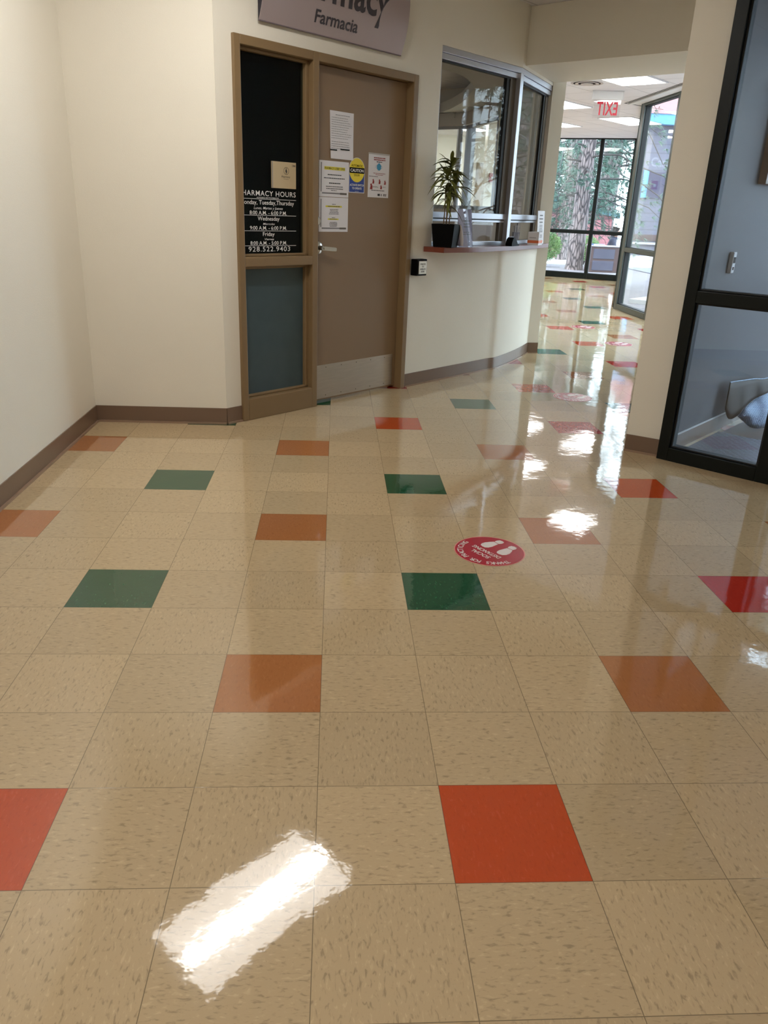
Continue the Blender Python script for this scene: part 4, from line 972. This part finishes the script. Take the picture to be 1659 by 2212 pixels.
# brown box, book and seated person
BX = frame(6.69, 19.75, -.05, -.04)
t = thing('brown_box', 'brown panelled box outside the far window, person behind it', 'planter box', BX)
b = MB(); b.box(.0, .74, 0, .55, 0, .64); b.build('box_body', M['brick'], t, bev=.01)
b = MB(); b.box(.06, .62, -.012, .001, .34, .58); b.box(.06, .62, -.012, .001, .05, .29); b.build('front_panel', M['brick2'], t, bev=.006)
b = MB(); b.box(-.015, .755, -.02, .57, .64, .662); b.build('coping', M['coping'], t, bev=.004)
t = thing('blue_folder', 'blue folder lying on top of the brown box outside', 'folder', frame(6.76, 19.86, -.05, .6225))
b = MB(); b.box(0, .30, 0, .22, 0, .035); b.build('cover', M['book'], t, bev=.003)
b = MB(); b.box(.004, .296, -.001, .21, .006, .029); b.build('pages', M['paper'], t)

def skin_obj(name, verts, edges, radii, mat, parent, root=0, sub=2):
    me = bpy.data.meshes.new(name); me.from_pydata(verts, edges, []); o = bpy.data.objects.new(name, me); C.objects.link(o)
    me.materials.append(mat)
    bpy.context.view_layer.objects.active = o
    sk = o.modifiers.new('skin', 'SKIN'); sk.use_smooth_shade = True
    for i, v in enumerate(me.skin_vertices[0].data):
        v.radius = (radii[i], radii[i]) if not isinstance(radii[i], tuple) else radii[i]; v.use_root = (i == root)
    ss = o.modifiers.new('sub', 'SUBSURF'); ss.levels = sub; ss.render_levels = sub
    o.parent = parent
    return o
# seated person facing +x (local), leaning over a page; seat at .24
P = thing('person', 'person with dark hair in a dark blue hooded jacket sitting outside behind the brown box', 'person', frame(7.56, 20.95, -.35, -.04))
V = []; E = []; Rr = []
def jt(p, r, par=None):
    V.append(p); Rr.append(r)
    if par is not None: E.append((par, len(V)-1))
    return len(V)-1
pel = jt((0, 0, .36), (.15, .13)); ab = jt((.02, 0, .50), (.14, .12), pel); ch = jt((.06, 0, .68), (.16, .12), ab); nk = jt((.10, 0, .84), .055, ch); hd0 = jt((.125, 0, .92), .082, nk); hd1 = jt((.14, 0, 1.0), .09, hd0); hd2 = jt((.135, 0, 1.07), .06, hd1)
arms = []
for s in (-1, 1):
    sh = jt((.07, s*.17, .76), .06, ch); el = jt((.16, s*.23, .52), .042, sh); wr = jt((.36, s*.12, .52), .028, el); pa = jt((.43, s*.09, .53), .034, wr)
    for k in range(4):
        f0 = jt((.475, s*(.06+.018*k), .535), .0095, pa); f1 = jt((.505-.004*abs(k-1), s*(.058+.019*k), .525), .0085, f0); jt((.515-.004*abs(k-1), s*(.055+.019*k), .50), .008, f1)
    th0 = jt((.42, s*.045, .545), .011, pa); jt((.45, s*.03, .54), .009, th0)
    hp = jt((.03, s*.10, .34), .09, pel); kn = jt((.44, s*.13, .40), .065, hp); an = jt((.42, s*.12, .09), .042, kn); jt((.56, s*.13, .05), .04, an)
skin_obj('body', V, E, Rr, M['skin'], P)
V = []; E = []; Rr = []
pel = jt((0, 0, .36), (.17, .15)); ab = jt((.02, 0, .50), (.165, .14), pel); ch = jt((.055, 0, .68), (.185, .14), ab); nk = jt((.085, 0, .83), .10, ch); jt((.10, 0, .89), .088, nk)
for s in (-1, 1):
    sh = jt((.07, s*.175, .755), .075, ch); el = jt((.16, s*.235, .52), .058, sh); jt((.34, s*.13, .52), .043, el)
skin_obj('hooded_jacket', V, E, Rr, M['hoodie'], P)
V = []; E = []; Rr = []
pel = jt((0, 0, .35), (.165, .15))
for s in (-1, 1):
    hp = jt((.04, s*.10, .335), .10, pel); kn = jt((.44, s*.13, .40), .078, hp); jt((.42, s*.12, .12), .058, kn)
skin_obj('trousers', V, E, Rr, M['jeans'], P)
V = []; E = []; Rr = []
a0 = jt((.105, 0, 1.02), .10); a1 = jt((.12, 0, 1.085), .06, a0); a2 = jt((.07, 0, .95), .098, a0); a3 = jt((.05, 0, .86), .09, a2); a4 = jt((.19, 0, 1.08), .03, a1)
skin_obj('hair', V, E, Rr, M['hair'], P)
for s in (-1, 1):
    V = []; E = []; Rr = []
    q = jt((.41, s*.12, .05), .05); jt((.57, s*.13, .04), .042, q); skin_obj('shoe', V, E, Rr, M['shoe'], P)
b = MB(); b.X = Matrix.Translation((.236, 0, .985)); b.tube([(-.01, 0, .03), (.008, 0, -.008), (-.004, 0, -.018)], [.009, .013, .009], 6); b.build('nose', M['skin'], P, smooth=True)
t = thing('stone_step', 'low stone step the person outside sits on', 'step', frame(7.56, 20.95, -.35, -.04))
b = MB(); b.box(-.35, .22, -.45, .45, 0, .225); b.build('step_block', M['concrete'], t, bev=.01)
